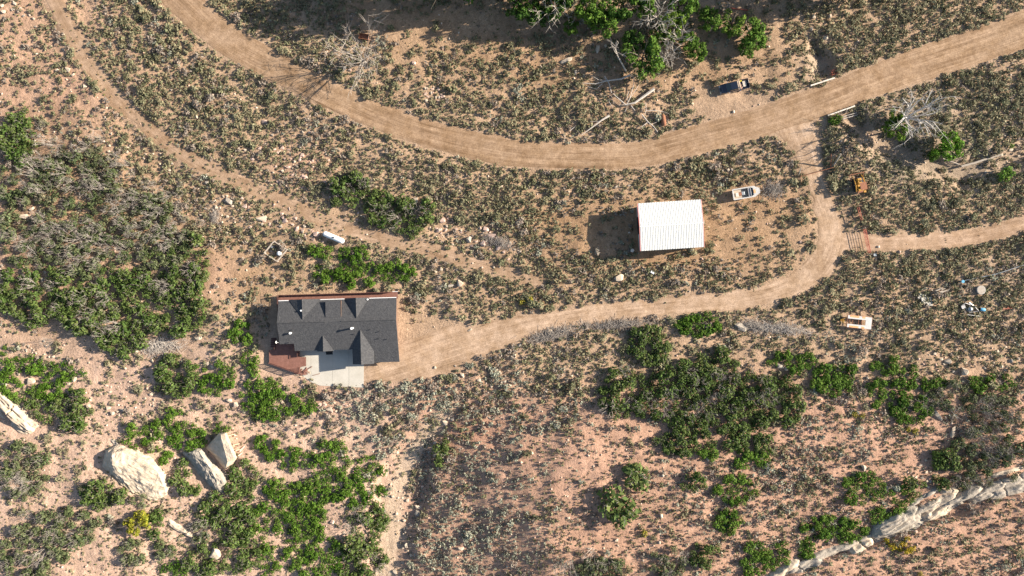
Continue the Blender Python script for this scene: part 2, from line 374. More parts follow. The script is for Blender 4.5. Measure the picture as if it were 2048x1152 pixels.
def road_sheet(name, pl, off, col, rag=7.0, seed=1, matk='dirt_drive'):
    """draped dirt sheet with ragged verges"""
    pts = np.array(pl, float); seg = np.hypot(np.diff(pts[:,0]), np.diff(pts[:,1])); s = np.concatenate([[0],np.cumsum(seg)])
    n = int(s[-1]/5); t = np.linspace(0, s[-1], n)
    # smooth the polyline
    cu = np.interp(t,s,pts[:,0]); cv = np.interp(t,s,pts[:,1]); wd = np.interp(t,s,pts[:,2])
    ker = np.hanning(21); ker /= ker.sum()
    def sm(x): return np.convolve(np.pad(x,10,mode='reflect',reflect_type='odd'), ker, 'valid')
    cu, cv, wd = sm(cu), sm(cv), sm(wd)
    tu = np.gradient(cu); tv = np.gradient(cv); l = np.hypot(tu,tv); nu, nv_ = -tv/l, tu/l
    m = 15; V = []; uvs = []
    w0 = wd/2+rag*fbm(t/22,t*0,seed,3); w1 = wd/2+rag*fbm(t/22,t*0+9,seed+5,3)
    aa = np.linspace(-1,1,m)
    for a in aa:
        ww = np.where(a<0, w0, w1)*a
        V.append(np.stack([cu+nu*ww, cv+nv_*ww],1)); uvs.append(np.stack([ww/10, t/10],1))
    V = np.array(V).reshape(-1,2); uvs = np.array(uvs).reshape(-1,2)
    Pp = Warr(V[:,0], V[:,1], off)
    edge = np.repeat(np.abs(aa)==1, n); Pp[edge,2] -= off*.7
    idx = np.arange(m*n).reshape(m,n)
    F = np.stack([idx[:-1,:-1].ravel(), idx[1:,:-1].ravel(), idx[1:,1:].ravel(), idx[:-1,1:].ravel()],1)
    me = np_mesh(name, Pp, F, None, smooth=True)
    # keep normals up
    if me.polygons[len(F)//2].normal.z < 0: me.flip_normals()
    a_ = me.color_attributes.new('Col','FLOAT_COLOR','POINT'); c = np.ones((len(Pp),4),np.float32)
    c[:,:3] = col; sc = soil_col(V[:,0],V[:,1]); e = np.repeat(sst(.72,1,np.abs(aa)),n)[:,None]; c[:,:3] = c[:,:3]*(1-.6*e)+sc*.6*e
    a_.data.foreach_set('color', c.ravel())
    uvl = me.uv_layers.new(name='UVMap'); vi = np.empty(len(me.loops),np.int32); me.loops.foreach_get('vertex_index', vi)
    uvl.data.foreach_set('uv', uvs[vi].astype(np.float32).ravel())
    return structure(link(name, me, None, [M[matk]]))
road_sheet('road', ROAD, .07, (.385,.275,.185), 4.0, 3, 'dirt_road')
road_sheet('driveway', DRIVE, .045, (.49,.365,.265), 8.0, 8)
road_sheet('side_track', TRACKR, .03, (.46,.335,.240), 7.0, 13)
road_sheet('overgrown_track', TRACKL, .03, (.43,.310,.218), 10.0, 19)

# ================================================================== HOUSE
EXC = []                                     # ground taken by things: (u, v, half length, half width, angle) in px, or polygons
def exc_rect(u, v, a, b, ang=0.0): EXC.append((u, v, a, b, math.cos(ang), math.sin(ang)))

hz = 4.7
ho = W(672.5, 642.8, z=hz); ho.z = 0
house = empty('house', ho, R(1.64), 'charcoal shingle roofed house with gables, red deck and concrete apron', 'house')
exc_rect(675, 660, 132, 74); exc_rect(560, 715, 42, 38); exc_rect(678, 735, 48, 33); exc_rect(620, 722, 24, 26)
sN, sS = .296, .28
def zN(y): return hz-sN*y
def zS(y): return hz+sS*y
wall = MB()
prof = [(-3.8,0),(3.8,0),(3.8,zN(3.8)-.2),(0,hz-.2),(-3.8,zS(-3.8)-.2)]
def extr(mb, prof, x0, x1):
    n = len(prof); vs = [(x0,y,z) for y,z in prof]+[(x1,y,z) for y,z in prof]
    mb.add(vs, [tuple(range(n-1,-1,-1)), tuple(range(n,2*n))]+[(i,(i+1)%n,n+(i+1)%n,n+i) for i in range(n)])
extr(wall, prof, -10.95, 11.1)
extr(wall, [(-5.2,0),(-3.79,0),(-3.79,zS(-3.79)-.2),(-5.2,zS(-5.2)-.2)], -8.2, 11.05)
extr(wall, [(-8.0,0),(-5.19,0),(-5.19,zS(-5.19)-.22),(-8.0,zS(-8.0)-.2)], 3.05, 11.0)
wall.add([(3.06,-8.02,2.2),(6.5,-8.02,2.2),(6.5,-8.02,2.95),(4.55,-8.02,3.98),(3.06,-8.02,3.0),(3.06,-5,2.2),(6.5,-5,2.2),(6.5,-5,2.95),(4.55,-5,3.98),(3.06,-5,3.0)],
         [(0,1,2,3,4),(9,8,7,6,5),(0,4,9,5),(1,6,7,2),(2,7,8,3),(3,8,9,4)])
wall.build('wall', M['housewall'], house)
for k,(xx,yy,ww,hh,side) in enumerate([(-4.5,3.8,1.6,1.3,'n'),(4.0,3.8,1.8,1.3,'n'),(8.6,3.8,1.2,1.2,'n'),(-6.4,-5.2,1.3,1.1,'s'),(0.6,-5.2,1.4,1.1,'s')]):
    sg = 1 if side == 'n' else -1
    wn = MB().box((xx,yy+sg*.03,1.7),(ww,.08,hh)).build('window', M['white'], house)
    MB().box((xx,yy+sg*.05,1.7),(ww-.2,.07,hh-.2)).build('pane', M['glass'], wn)
MB().box((-2.8,-5.24,1.05),(1.0,.08,2.1)).build('door', M['deckdark'], house)
MB().box((-2.75,-6.35,.06),(1.35,.85,.06)).build('doormat', M['black'], house)
gd = MB(); gd.box((4.75,-8.06,1.05),(2.7,.08,2.1)).build('garage_door', M['white'], house)
roof = MB()
roof.slab([(-11.45,0,hz),(-11.45,4.22,zN(4.22)),(11.55,4.22,zN(4.22)),(11.55,0,hz)], .16)
roof.slab([(-11.45,0,hz),(11.55,0,hz),(11.6,-8.38,zS(-8.38)),(4.55,-8.38,zS(-8.38)),(4.55,-5.6,zS(-5.6)),(4.4,-5.62,zS(-5.62)),(-8.65,-5.62,zS(-5.62)),(-8.65,-4.17,zS(-4.17)),(-11.45,-4.17,zS(-4.17))], .16)
roofo = roof.build('roof', M['shingle'], house)
cap = MB(); cap.tube([(-11.46,0,hz+.01),(-2.1,0,hz+.01)],.11,6); cap.tube([(0.9,0,hz+.01),(11.56,0,hz+.01)],.11,6); cap.build('ridge_cap', M['shingle'], roofo)
def gable(xr, yf, za, ya, L, Rr, extraL=None, extraR=None):
    g = MB()
    ptsL = [(xr,yf,za),(xr,ya,za)]+([extraL] if extraL else [])+[L]
    ptsR = [(xr,yf,za),(xr,ya,za)]+([extraR] if extraR else [])+[Rr]
    g.slab([(a,b,c+.05) for a,b,c in ptsL], .14); g.slab([(a,b,c+.05) for a,b,c in ptsR], .14)
    g.tube([(xr,yf,za+.06),(xr,ya,za+.05)], .09, 6)
    g.build('gable_roof', M['shingle'], roofo)
gable(-6.49, 4.45, 4.52, .62, (-9.42,4.42,zN(4.22)+.02), (-3.25,4.42,zN(4.22)+.02))
gable(3.92, 4.45, 4.53, .57, (1.49,4.42,zN(4.22)+.02), (6.2,4.42,zN(4.22)+.02))
gable(-2.83, -5.8, 3.92, -2.78, (-4.35,-5.8,3.10), (-1.0,-5.8,3.10))
gable(4.52, -8.52, 4.18, -1.85, (2.6,-8.52,3.06), (6.74,-8.52,3.00), (2.6,-5.5,3.12), (6.74,-6.0,3.02))
dm = MB()                                    # shed dormer
dm.slab([(-2.1,.83,zN(.83)+.06),(-2.1,4.0,4.22),(.9,4.0,4.22),(.9,.83,zN(.83)+.06)], .12); dmo = dm.build('dormer_roof', M['shingle'], roofo)
dw = MB()
for x0, x1 in ((-2.05,-1.95),(.75,.85)):
    extr(dw, [(.95,zN(.95)-.1),(3.9,zN(3.9)-.1),(3.9,4.12),(.95,zN(.95)-.02)], x0, x1)
dw.box((-.6,3.85,3.8),(2.7,.1,.7)); dw.build('dormer_wall', M['housewall'], house)
MB().slab([(.89,.9,zN(.9)+.10),(.89,4.02,4.27),(.94,4.02,4.27),(.94,.9,zN(.9)+.10)], .16).build('dormer_fascia', M['housewall'], house)
for x0, x1 in ((-11.45,-9.45),(-3.3,1.45),(6.25,11.5)):
    MB().box(((x0+x1)/2,4.29,zN(4.22)-.02),(x1-x0,.13,.12)).build('gutter', M['white'], roofo)
def pipe(x, y, r, h, m, nm):
    z0 = zN(y) if y > 0 else zS(y); p = MB(); p.cyl((x,y,z0-.1),(x,y,z0+h),r,10)
    if r > .12: p.cyl((x,y,z0+h),(x,y,z0+h+.12),r*1.35,10)
    p.build(nm, m, roofo)
pipe(3.1,-1.4,.19,1.1,M['white'],'chimney_pipe'); pipe(-8.97,-2.03,.17,.5,M['white'],'vent_pipe'); pipe(-6.74,2.27,.13,.55,M['white'],'vent_pipe'); pipe(6.0,4.05,.13,.3,M['white'],'vent_pipe')
for x,y in ((-8.6,-1.4),(3.3,-2.55),(6.5,-1.8),(8.2,-2.25),(7.95,-3.6),(9.56,-3.8),(-9.55,-3.9)): pipe(x,y,.075,.35,M['darkmetal'],'vent_stub')
ds = MB(); ds.tube([(-11.6,-3.9,3.3),(-11.9,-3.8,3.9)],.03,5); ds.ball((-11.95,-3.75,4.0),(.05,.28,.28),10,6); ds.build('satellite_dish', M['white'], roofo)
# decks
dz = .9
def deck(name, poly, z, along):
    d = MB().prism(poly, z-.25, z-.04).build(name, M['deckdark'], house)
    bd = MB(); ys = [p[1] for p in poly]; xs = [p[0] for p in poly]
    def span(c, ax):                        # clip a board line to the polygon
        hits = []
        for i in range(len(poly)):
            a, b = poly[i], poly[(i+1)%len(poly)]
            if (a[ax]-c)*(b[ax]-c) < 0:
                t = (c-a[ax])/(b[ax]-a[ax]); hits.append(a[1-ax]+t*(b[1-ax]-a[1-ax]))
        return sorted(hits)
    lo, hi, ax = (min(ys),max(ys),1) if along == 'x' else (min(xs),max(xs),0)
    c = lo+.08
    while c < hi-.05:
        h = span(c, ax)
        for k in range(0, len(h)-1, 2):
            L = h[k+1]-h[k]
            if L > .1:
                m_ = (h[k]+h[k+1])/2
                bd.box((m_,c,z) if ax else (c,m_,z), (L,.132,.05) if ax else (.132,L,.05))
        c += .15
    stuff(bd.build('deck_boards', M['deck'], d)); return d
dN = deck('deck', [(-12.3,4.0),(11.35,4.0),(11.35,5.4),(-12.3,5.4)], dz, 'x')
dW = deck('deck', [(-12.3,-4.2),(-11.0,-4.2),(-11.0,3.98),(-12.3,3.98)], dz, 'x')
dS = deck('deck', [(-14.6,-5.45),(-13.25,-5.45),(-13.25,-4.22),(-8.5,-4.22),(-8.6,-7.07),(-7.33,-7.1),(-7.36,-8.9),(-8.52,-9.05),(-8.57,-10.37),(-14.6,-8.1)], dz-.25, 'y')
def railing(pts, z, parent, h=.95):
    r = MB()
    for a, b in zip(pts[:-1], pts[1:]):
        a, b = Vector((*a,0)), Vector((*b,0)); d = b-a; L = d.length; ang = math.atan2(d.y,d.x); mid = (a+b)/2
        r.box((mid.x,mid.y,z+h),(L,.12,.05),ang); r.box((mid.x,mid.y,z+.12),(L,.05,.06),ang)
        n = max(1,int(L/.16))
        for k in range(n+1):
            p = a+d*(k/n); big = k % 11 == 0; r.box((p.x,p.y,z+h/2),((.1,.1,h) if big else (.035,.035,h)),ang)
    r.build('railing', M['deckdark'], parent)
railing([(-11.5+.1,5.35),(10.2,5.35)], dz, dN); railing([(-12.25,5.35),(-12.25,-3.2)], dz, dW); MB().box((-11.9,5.36,dz+.5),(.7,.08,1.0)).build('rail_panel', M['deckdark'], dN)
railing([(-14.5,-8.0),(-8.7,-10.25),(-8.6,-9.1)], dz-.25, dS); railing([(-8.7,-4.6),(-8.7,-7.0)], dz-.25, dS); railing([(-13.2,-4.3),(-13.2,-5.3)], dz-.25, dS)
MB().box((10.9,5.42,dz+.05),(1.1,.09,.12)).build('white_rail_cap', M['white'], dN)
for k in range(5): MB().box((-13.75,-3.3-.38*k,.12+.13*k),(1.0,.34,.10)).build('stair_tread', M['deckdark'], house)
# concrete apron
pad = [(598,700),(598,740),(606,752),(622,764),(640,771),(685,773),(727.5,775),(728,728),(735,722),(735,690),(600,690)]
def clip_poly(poly, ax, lo, hi):
    for sgn, lim in ((1,lo),(-1,-hi)):
        out = []
        for i in range(len(poly)):
            a, b = poly[i], poly[(i+1)%len(poly)]; fa, fb = sgn*a[ax]-lim, sgn*b[ax]-lim
            if fa >= 0: out.append(a)
            if fa*fb < 0:
                t = fa/(fa-fb); out.append((a[0]+t*(b[0]-a[0]), a[1]+t*(b[1]-a[1])))
        poly = out
        if len(poly) < 3: return []
    return poly
pp = [tuple(W(a,b,z=0.0))[:2] for a,b in pad]
apron = structure(MB().prism(pp, -.3, .03).build('concrete_apron', M['concrete']))
gx = [-43.2,-40.2,-35.9,-32.6,-28.5]; gy = [-20.3,-16.0,-12.8,-10.5]
for i in range(4):
    for j in range(3):
        q = clip_poly(clip_poly(pp,0,gx[i]+.03,gx[i+1]-.03),1,gy[j]+.03,gy[j+1]-.03)
        if len(q) > 2: MB().prism(q, .0, .06+.006*((i+j)%2)).build('slab', M['concrete'], apron)
# split firewood pile
wp = empty('firewood_pile', W(607,744,z=0.03), R(20), 'heap of reddish split boards beside the deck corner', 'wood pile')
for k in range(26):
    a = rng.uniform(-.9,.9); L = rng.uniform(.6,1.5); x, y = rng.normal(0,.75), rng.normal(0,.45); zz = .1+.45*max(0,1-math.hypot(x/1.4,y/.9))*rng.random()
    MB().box((x,y,zz),(L,rng.uniform(.08,.16),.09),a,rng.uniform(-.3,.3)).build('board', M['deck'] if k%3 else M['lumber'], wp)
tag(MB().box((0,0,.05),(1.5,.1,.08),R(15)).build('loose_plank', M['deck'], loc=W(633,749,z=.07)), 'single reddish plank lying on the concrete apron', 'plank')

# ================================================================== BARN
bz, brz = 4.3, 4.9
A_, B_, C_, D_ = W(1275.3,406.9,z=bz), W(1402,398.8,z=bz), W(1408,494,z=bz), W(1280.9,502.1,z=bz)
bc = (A_+B_+C_+D_)/4; bc.z = 0; bl = ((B_-A_).length+(C_-D_).length)/2; bw = ((A_-D_).length+(B_-C_).length)/2
bang = math.atan2((B_-A_).y+(C_-D_).y, (B_-A_).x+(C_-D_).x)
barn = empty('barn', bc, bang, 'white ribbed metal roofed barn with red trim at its gable', 'barn'); exc_rect(1333, 449, 62, 46, -R(3.6))
bmw = MB()
extr(bmw, [(-bw/2+.25,-.2),(bw/2-.25,-.2),(bw/2-.25,bz-.12),(0,brz-.15),(-bw/2+.25,bz-.12)], -bl/2+.55, bl/2-.25); bmw.build('wall', M['barnwall'], barn)
npan = 13; pw = bl/npan
def panel(sgn):
    xs, hs = [], []
    for k in range(3):
        b = k*pw/3
        xs += [b, b+pw/3*.62, b+pw/3*.70, b+pw/3*.90]; hs += [0,0,.05,.05]
    xs.append(pw); hs.append(0)
    n = len(xs); vs = []
    for y, zz in ((0,brz),(sgn*bw/2,bz)):
        for x, h in zip(xs,hs): vs.append((x,y,zz+h))
    for y, zz in ((0,brz),(sgn*bw/2,bz)):
        for x, h in zip(xs,hs): vs.append((x,y,zz+h-.05))
    fs = [(i,i+1,n+i+1,n+i) if sgn < 0 else (n+i,n+i+1,i+1,i) for i in range(n-1)]
    fs += [(2*n+i,2*n+i+1,3*n+i+1,3*n+i)[::1 if sgn > 0 else -1] for i in range(n-1)]
    fs += [(n+i,n+i+1,3*n+i+1,3*n+i) for i in range(n-1)]
    me = bpy.data.meshes.new('roof_panel'); me.from_pydata(vs,[],fs); me.update(); me.materials.append(M['whiteroof'])
    bmx = bmesh.new(); bmx.from_mesh(me); bmesh.ops.recalc_face_normals(bmx, faces=bmx.faces); bmx.to_mesh(me); bmx.free(); return me
broof = MB().tube([(-bl/2-.02,0,brz+.0),(bl/2+.02,0,brz+.0)],.10,6).build('ridge_cap', M['whiteroof'], barn)
for sg in (1,-1):
    me = panel(sg)
    for k in range(npan):
        o = bpy.data.objects.new('roof_panel', me); C.objects.link(o); o.parent = barn; o.location = (-bl/2+k*pw+.002,0,0)
for sg in (1,-1):
    for sx in (-1,1):
        MB().slab([(sx*(bl/2+.03)-.05,0,brz+.02),(sx*(bl/2+.03)-.05,sg*bw/2,bz+.02),(sx*(bl/2+.03)+.05,sg*bw/2,bz+.02),(sx*(bl/2+.03)+.05,0,brz+.02)], .28).build('gable_trim', M['redtrim'], barn)
MB().box((-bl/2+.51,.6,1.7),(.1,3.4,3.4)).build('sliding_door', M['darkmetal'], barn)
MB().box((2.2,-bw/2+.21,1.05),(1.0,.1,2.1)).build('door', M['white'], barn)
MB().cyl((4.4,-bw/2-.35,-.2),(4.4,-bw/2-.35,2.1),.09,8).build('post', M['timber'], barn)

# ================================================================== PICKUP
def place(u, v, ang, name, label, cat, h=0.0, group=None):
    p = W(u, v); p.z += h; return empty(name, p, R(ang), label, cat, group)
tk = place(1466, 175.5, 13.3, 'pickup_truck', 'dark blue pickup truck with lumber in its bed, parked on the dirt pull-off', 'truck'); exc_rect(1466,176,32,14,-R(13))
def loft(mb, secs):
    """secs: list of rings (same count) -> closed skin"""
    n = len(secs[0]); b = len(mb.v)
    for r in secs: mb.v += [tuple(p) for p in r]
    for i in range(len(secs)-1):
        for k in range(n): mb.f.append((b+i*n+k, b+i*n+(k+1)%n, b+(i+1)*n+(k+1)%n, b+(i+1)*n+k))
    mb.f.append(tuple(b+k for k in range(n-1,-1,-1))); mb.f.append(tuple(b+(len(secs)-1)*n+k for k in range(n)))
def sec(x, w, z0, z1, ch=.12): return [(x,-w,z0),(x,w,z0),(x,w,z1-ch),(x,w-ch*.7,z1),(x,-w+ch*.7,z1),(x,-w,z1-ch)]
b = MB(); loft(b, [sec(-2.88,.80,.45,.98),sec(-2.74,.92,.42,1.08),sec(-1.6,.96,.42,1.14),(sec(-1.55,.96,.42,1.14)),sec(.72,.96,.42,1.14),sec(.75,.97,.42,1.12)])
body = b.build('body', M['truck'], tk, bevel=.03)
MB().box((-2.2,0,1.12),(1.0,1.35,.05)).build('hood_bulge', M['truck'], body, bevel=.02)
b = MB(); loft(b, [sec(-1.72,.86,1.1,1.16,.04),sec(-1.05,.76,1.1,1.80,.1),sec(.35,.76,1.1,1.84,.1),sec(.62,.84,1.1,1.2,.05)]); cab = b.build('cab', M['truck'], tk, bevel=.02)
MB().slab([(-1.68,-.74,1.235),(-1.68,.74,1.235),(-1.1,.66,1.80),(-1.1,-.66,1.80)],.02).build('windshield', M['glass'], cab)
MB().slab([(.62,-.68,1.27),(.62,.68,1.27),(.40,.62,1.78),(.40,-.62,1.78)],.02).build('rear_window', M['glass'], cab)
for s in (-1,1):
    for x0,x1 in ((-1.35,-.45),(-.38,.3)):
        MB().add([(x0,s*.83,1.25),(x1,s*.83,1.25),(x1,s*.785,1.68),(x0+(.3 if x0<-1 else 0),s*.785,1.68)],[(0,1,2,3)]).build('side_window', M['glass'], cab)
    MB().box((-1.35,s*1.05,1.22),(.12,.2,.16)).build('mirror', M['chrome'], tk)
    MB().box((-2.86,s*.62,.88),(.06,.32,.16)).build('headlight', M['white'], tk)
    MB().box((2.83,s*.86,.95),(.05,.12,.3)).build('taillight', M['redpaint'], tk)
    for x in (-1.85,1.75):
        wh = MB().cyl((x,s*.72,.40),(x,s*.97,.40),.40,18).build('wheel', M['black'], tk); MB().cyl((x,s*.96,.40),(x,s*.985,.40),.24,12).build('rim', M['galv'], wh)
MB().box((-2.92,0,.55),(.14,1.75,.22)).build('front_bumper', M['chrome'], tk, bevel=.03); MB().box((2.93,0,.55),(.14,1.7,.18)).build('rear_bumper', M['chrome'], tk, bevel=.03)
MB().box((-2.89,0,.82),(.04,.85,.24)).build('grille', M['darkmetal'], tk)
bd = MB(); bd.box((1.78,0,.66),(2.1,1.6,.06)); bd.box((.80,0,.9),(.08,1.86,.5)); bd.box((1.78,.90,.85),(2.14,.14,.62)); bd.box((1.78,-.90,.85),(2.14,.14,.62)); bd.box((2.82,0,.85),(.09,1.86,.60)); bd.build('bed', M['truck'], tk, bevel=.02)
rk = empty('lumber_stack', W(1473.6,173.2), R(13.3+90), 'short pale boards laid across the pickup behind its cab', 'lumber'); rk.location.z += 1.16
for k in range(5): MB().box((rng.normal(0,.06),-.28+.14*k,.04+.04*(k%2)),(1.75+.1*rng.random(),.11,.045),rng.normal(0,.03)).build('board', M['lumber'], rk)
pl_ = empty('pallet', W(1485.5,170.5), R(13.3), 'grey wooden pallet standing in the open pickup bed', 'pallet'); pl_.location.z += .72
for k in range(6): MB().box((-.3+.12*k,0,.30),(.09,1.1,.03)).build('slat', M['palewood'], pl_)
for k in range(3): MB().box((0,-.5+.5*k,.15),(.75,.09,.26)).build('bearer', M['timber'], pl_)
tag(MB().box((0,0,.22),(.62,.26,.3),taper=.8).build('jerry_can', M['brightyellow'], loc=W(1477,165)+Vector((0,0,.72)), rz=R(12), bevel=.04), 'yellow container in the front corner of the pickup bed', 'container')
tl = empty('tool_crate', W(1491.5,166.5)+Vector((0,0,.70)), R(13), 'grey tool crate at the tail of the pickup bed', 'crate'); MB().box((0,0,.22),(.42,.5,.4)).build('shell', M['galv'], tl, bevel=.02); MB().box((0,0,.425),(.36,.44,.02)).build('lid', M['darkmetal'], tl)
# person leaning on the bed side, one continuous body
def skin_body(name, verts, edges, rad, m, parent=None, root=0):
    me = bpy.data.meshes.new(name); me.from_pydata(verts, edges, []); me.update(); o = link(name, me, parent, [m])
    md = o.modifiers.new('skin','SKIN'); md.use_smooth_shade = True
    for i, sv in enumerate(me.skin_vertices[0].data):
        r = rad[i]; sv.radius = r if hasattr(r,'__len__') else (r,r); sv.use_root = (i == root)
    sb = o.modifiers.new('sub','SUBSURF'); sb.levels = 1; sb.render_levels = 2; return o
pv = [(0,0,.95),(0,.10,1.15),(0,.26,1.36),(0,.34,1.46),(0,.42,1.56),(0,.50,1.66), (.18,.28,1.36),(.27,.50,1.22),(.24,.78,1.20),(-.18,.28,1.36),(-.27,.50,1.22),(-.20,.80,1.20), (.10,-.01,.90),(.11,.05,.48),(.12,-.03,.07),(.13,.12,.04),(-.10,-.01,.90),(-.12,-.04,.48),(-.13,-.12,.07),(-.14,.03,.04),(.23,.87,1.19),(-.19,.89,1.19)]
pe = [(0,1),(1,2),(2,3),(3,4),(4,5),(2,6),(6,7),(7,8),(2,9),(9,10),(10,11),(0,12),(12,13),(13,14),(14,15),(0,16),(16,17),(17,18),(18,19),(8,20),(11,21)]
pr = [(.15,.11),(.14,.11),(.16,.11),.06,(.085,.10),(.075,.09),.06,.045,.032,.06,.045,.032,.095,.062,.045,.04,.095,.062,.045,.04,.03,.03]
pp_ = W(1478.2,182.6); person = skin_body('person', pv, pe, pr, M['skin']); person.location = pp_; person.rotation_euler = (0,0,R(13))
tag(person, 'person in a white shirt and dark trousers leaning over the pickup bed', 'person')
skin_body('shirt', [pv[i] for i in (0,1,2,6,7,9,10)], [(0,1),(1,2),(2,3),(3,4),(2,5),(5,6)], [(.165,.125),(.16,.125),(.175,.125),.075,.062,.075,.062], M['cloth'], person)
skin_body('trousers', [pv[i] for i in (0,12,13,14,16,17,18)], [(0,1),(1,2),(2,3),(0,4),(4,5),(5,6)], [(.165,.12),.11,.078,.06,.11,.078,.06], M['denim'], person)
hr = MB(); hr.ball((0,.47,1.66),(.10,.11,.11),12,8); hr.build('hair', M['hair'], person, smooth=True)
for s, hx in ((1,.23),(-1,-.19)):
    hd = MB().ball((hx,.89,1.19),(.042,.05,.018),8,5)
    for k, (dx, L) in enumerate(((-.03,.075),(-.01,.085),(.01,.08),(.03,.065))): hd.tube([(hx+dx,.90,1.19),(hx+dx,.92+L*.6,1.185),(hx+dx,.92+L,1.165)],[.011,.010,.008],6)
    hd.tube([(hx-s*.025,.86,1.19),(hx-s*.06,.90,1.18),(hx-s*.062,.93,1.17)],[.012,.011,.009],6)
    hd.build('hand', M['skin'], person)

# ================================================================== BOAT ON TRAILER
bt = place(1488.5, 387, 9.5, 'boat', 'derelict white open motorboat with blunt bow on its trailer', 'boat', .35); exc_rect(1489,387,32,14,-R(9.5))
hull = MB(); out = [(-2.7,-1.05),(1.55,-1.08),(2.2,-.72),(2.66,-.5),(2.66,.5),(2.2,.72),(1.55,1.08),(-2.7,1.05)]
inn = [(-2.5,-.86),(1.0,-.90),(1.05,-.88),(1.08,-.5),(1.08,.5),(1.05,.88),(1.0,.90),(-2.5,.86)]
n8 = len(out); bot = [(x*.93,y*.7) for x,y in out]
vs = [(x,y,.0) for x,y in bot]+[(x,y,.95) for x,y in out]+[(x,y,.95) for x,y in inn]+[(x,y,.32) for x,y in inn]
fs = [tuple(range(n8-1,-1,-1)), tuple(range(3*n8,4*n8))]
for i in range(n8):
    j = (i+1)%n8
    for a in range(3): fs.append((a*n8+i,a*n8+j,(a+1)*n8+j,(a+1)*n8+i))
hull.add(vs, fs); hull.build('hull', M['boat'], bt)
MB().prism([(-2.46,-.83),(.98,-.86),(.98,.86),(-2.46,.83)], .33, .36).build('cockpit_floor', M['boatin'], bt)
for x,y,a,b_,m_ in ((-1.75,-.1,.55,.75,'palewood'),(-1.15,-.05,.55,.62,'rust'),(-.55,0,.6,.7,'galv'),(-.05,.15,.35,.5,'boatin')): MB().box((x,y,.48),(a,b_,.26)).build('seat', M[m_], bt, bevel=.03)
MB().box((.78,0,.78),(.85,1.78,.22)).build('dashboard', M['steel'], bt, bevel=.03)
MB().slab([(.98,-.86,.98),(.98,.86,.98),(1.25,.7,1.22),(1.25,-.7,1.22)],.03).build('windscreen', M['glass'], bt)
MB().box((1.62,-.0,.965),(.42,.72,.04)).build('hatch', M['orange'], bt, bevel=.01)
for y in (-1.06,1.06): MB().box((-.5,y,.99),(4.3,.07,.06)).build('gunwale', M['oldwhite'], bt)
MB().box((-2.72,0,.99),(.07,2.1,.06)).build('transom_cap', M['oldwhite'], bt)
tr = empty('boat_trailer', W(1488.5,387), R(9.5), 'rusty trailer frame carrying the derelict boat', 'trailer')
MB().box((-.6,.6,.3),(4.0,.09,.1)).build('rail', M['rust'], tr); MB().box((-.6,-.6,.3),(4.0,.09,.1)).build('rail', M['rust'], tr)
MB().tube([(1.2,.6,.3),(2.9,0,.32),(1.2,-.6,.3)],.05,5).build('tongue', M['rust'], tr); MB().cyl((2.85,0,.32),(3.35,0,.34),.05,6).build('coupler', M['galv'], tr)
for s in (-1,1): MB().cyl((-1.0,s*.82,.3),(-1.0,s*1.0,.3),.3,14).build('wheel', M['black'], tr)

# ================================================================== CRAWLER TRACTOR
dz_ = place(1714, 369.5, 102, 'crawler_tractor', 'rusty yellow crawler tractor with blade frame standing in the sagebrush', 'tractor'); exc_rect(1712,368,16,11,R(80))
for s in (-1,1):
    tr_ = MB(); prof_ = [(-1.25,.15),(-1.45,.42),(-1.2,.75),(1.1,.75),(1.35,.42),(1.1,.12)]
    nn = len(prof_); y0, y1 = s*.68, s*1.05
    tr_.add([(x,min(y0,y1),z) for x,z in prof_]+[(x,max(y0,y1),z) for x,z in prof_], [tuple(range(nn)),tuple(range(2*nn-1,nn-1,-1))]+[(i,nn+i,nn+(i+1)%nn,(i+1)%nn) for i in range(nn)])
    for k in range(15): tr_.box((-1.15+.155*k,s*.865,.775),(.06,.4,.06))
    tr_.build('track', M['darkmetal'], dz_)
    MB().tube([(-1.35,s*.95,1.05),(-.2,s*.93,1.25),(1.05,s*.90,1.05),(1.75,s*.92,.55)],[.09,.10,.09,.08],6).build('loader_arm', M['yellow'], dz_)
    MB().tube([(-.1,s*1.32,.45),(1.3,s*1.34,.5),(2.15,s*1.36,.5)],[.07,.07,.07],5).build('push_arm', M['rust'], dz_)
MB().box((.55,0,1.05),(1.25,.82,.65),taper=.9).build('engine_hood', M['yellow'], dz_, bevel=.04)
MB().box((1.2,0,1.0),(.08,.85,.7)).build('radiator_grille', M['darkmetal'], dz_)
MB().cyl((.75,.15,1.3),(.75,.15,1.95),.06,8).build('exhaust_stack', M['rust'], dz_); MB().box((.5,-.18,1.42),(.3,.22,.14)).build('air_cleaner', M['darkmetal'], dz_)
MB().box((-.75,0,.95),(1.3,1.1,.6)).build('operator_deck', M['yellow'], dz_, bevel=.03)
for x in (-1.2,.0):
    for y in (-.5,.5): MB().cyl((x,y,1.1),(x,y,2.25),.04,6).build('canopy_post', M['yellow'], dz_)
MB().box((-.6,0,2.3),(1.5,1.3,.07)).build('canopy', M['rust'], dz_, bevel=.02)
MB().box((-.75,0,1.35),(.5,.6,.25)).build('seat', M['black'], dz_, bevel=.04)
MB().box((-1.55,.05,.75),(.3,1.2,.4)).build('counterweight', M['rust'], dz_, bevel=.03); MB().box((-1.65,-.75,.8),(.4,.5,.4)).build('toolbox', M['yellow'], dz_, bevel=.04)
bl_ = MB(); pr_ = [(2.05,1.0),(2.15,.75),(2.12,.3),(2.02,.05),(2.10,.05),(2.22,.3),(2.25,.78),(2.15,1.02)]
bl_.add([(x,-1.5,z) for x,z in pr_]+[(x,1.5,z) for x,z in pr_], [tuple(range(8)),tuple(range(15,7,-1))]+[(i,8+i,8+(i+1)%8,(i+1)%8) for i in range(8)]); bl_.build('blade', M['rust'], dz_)

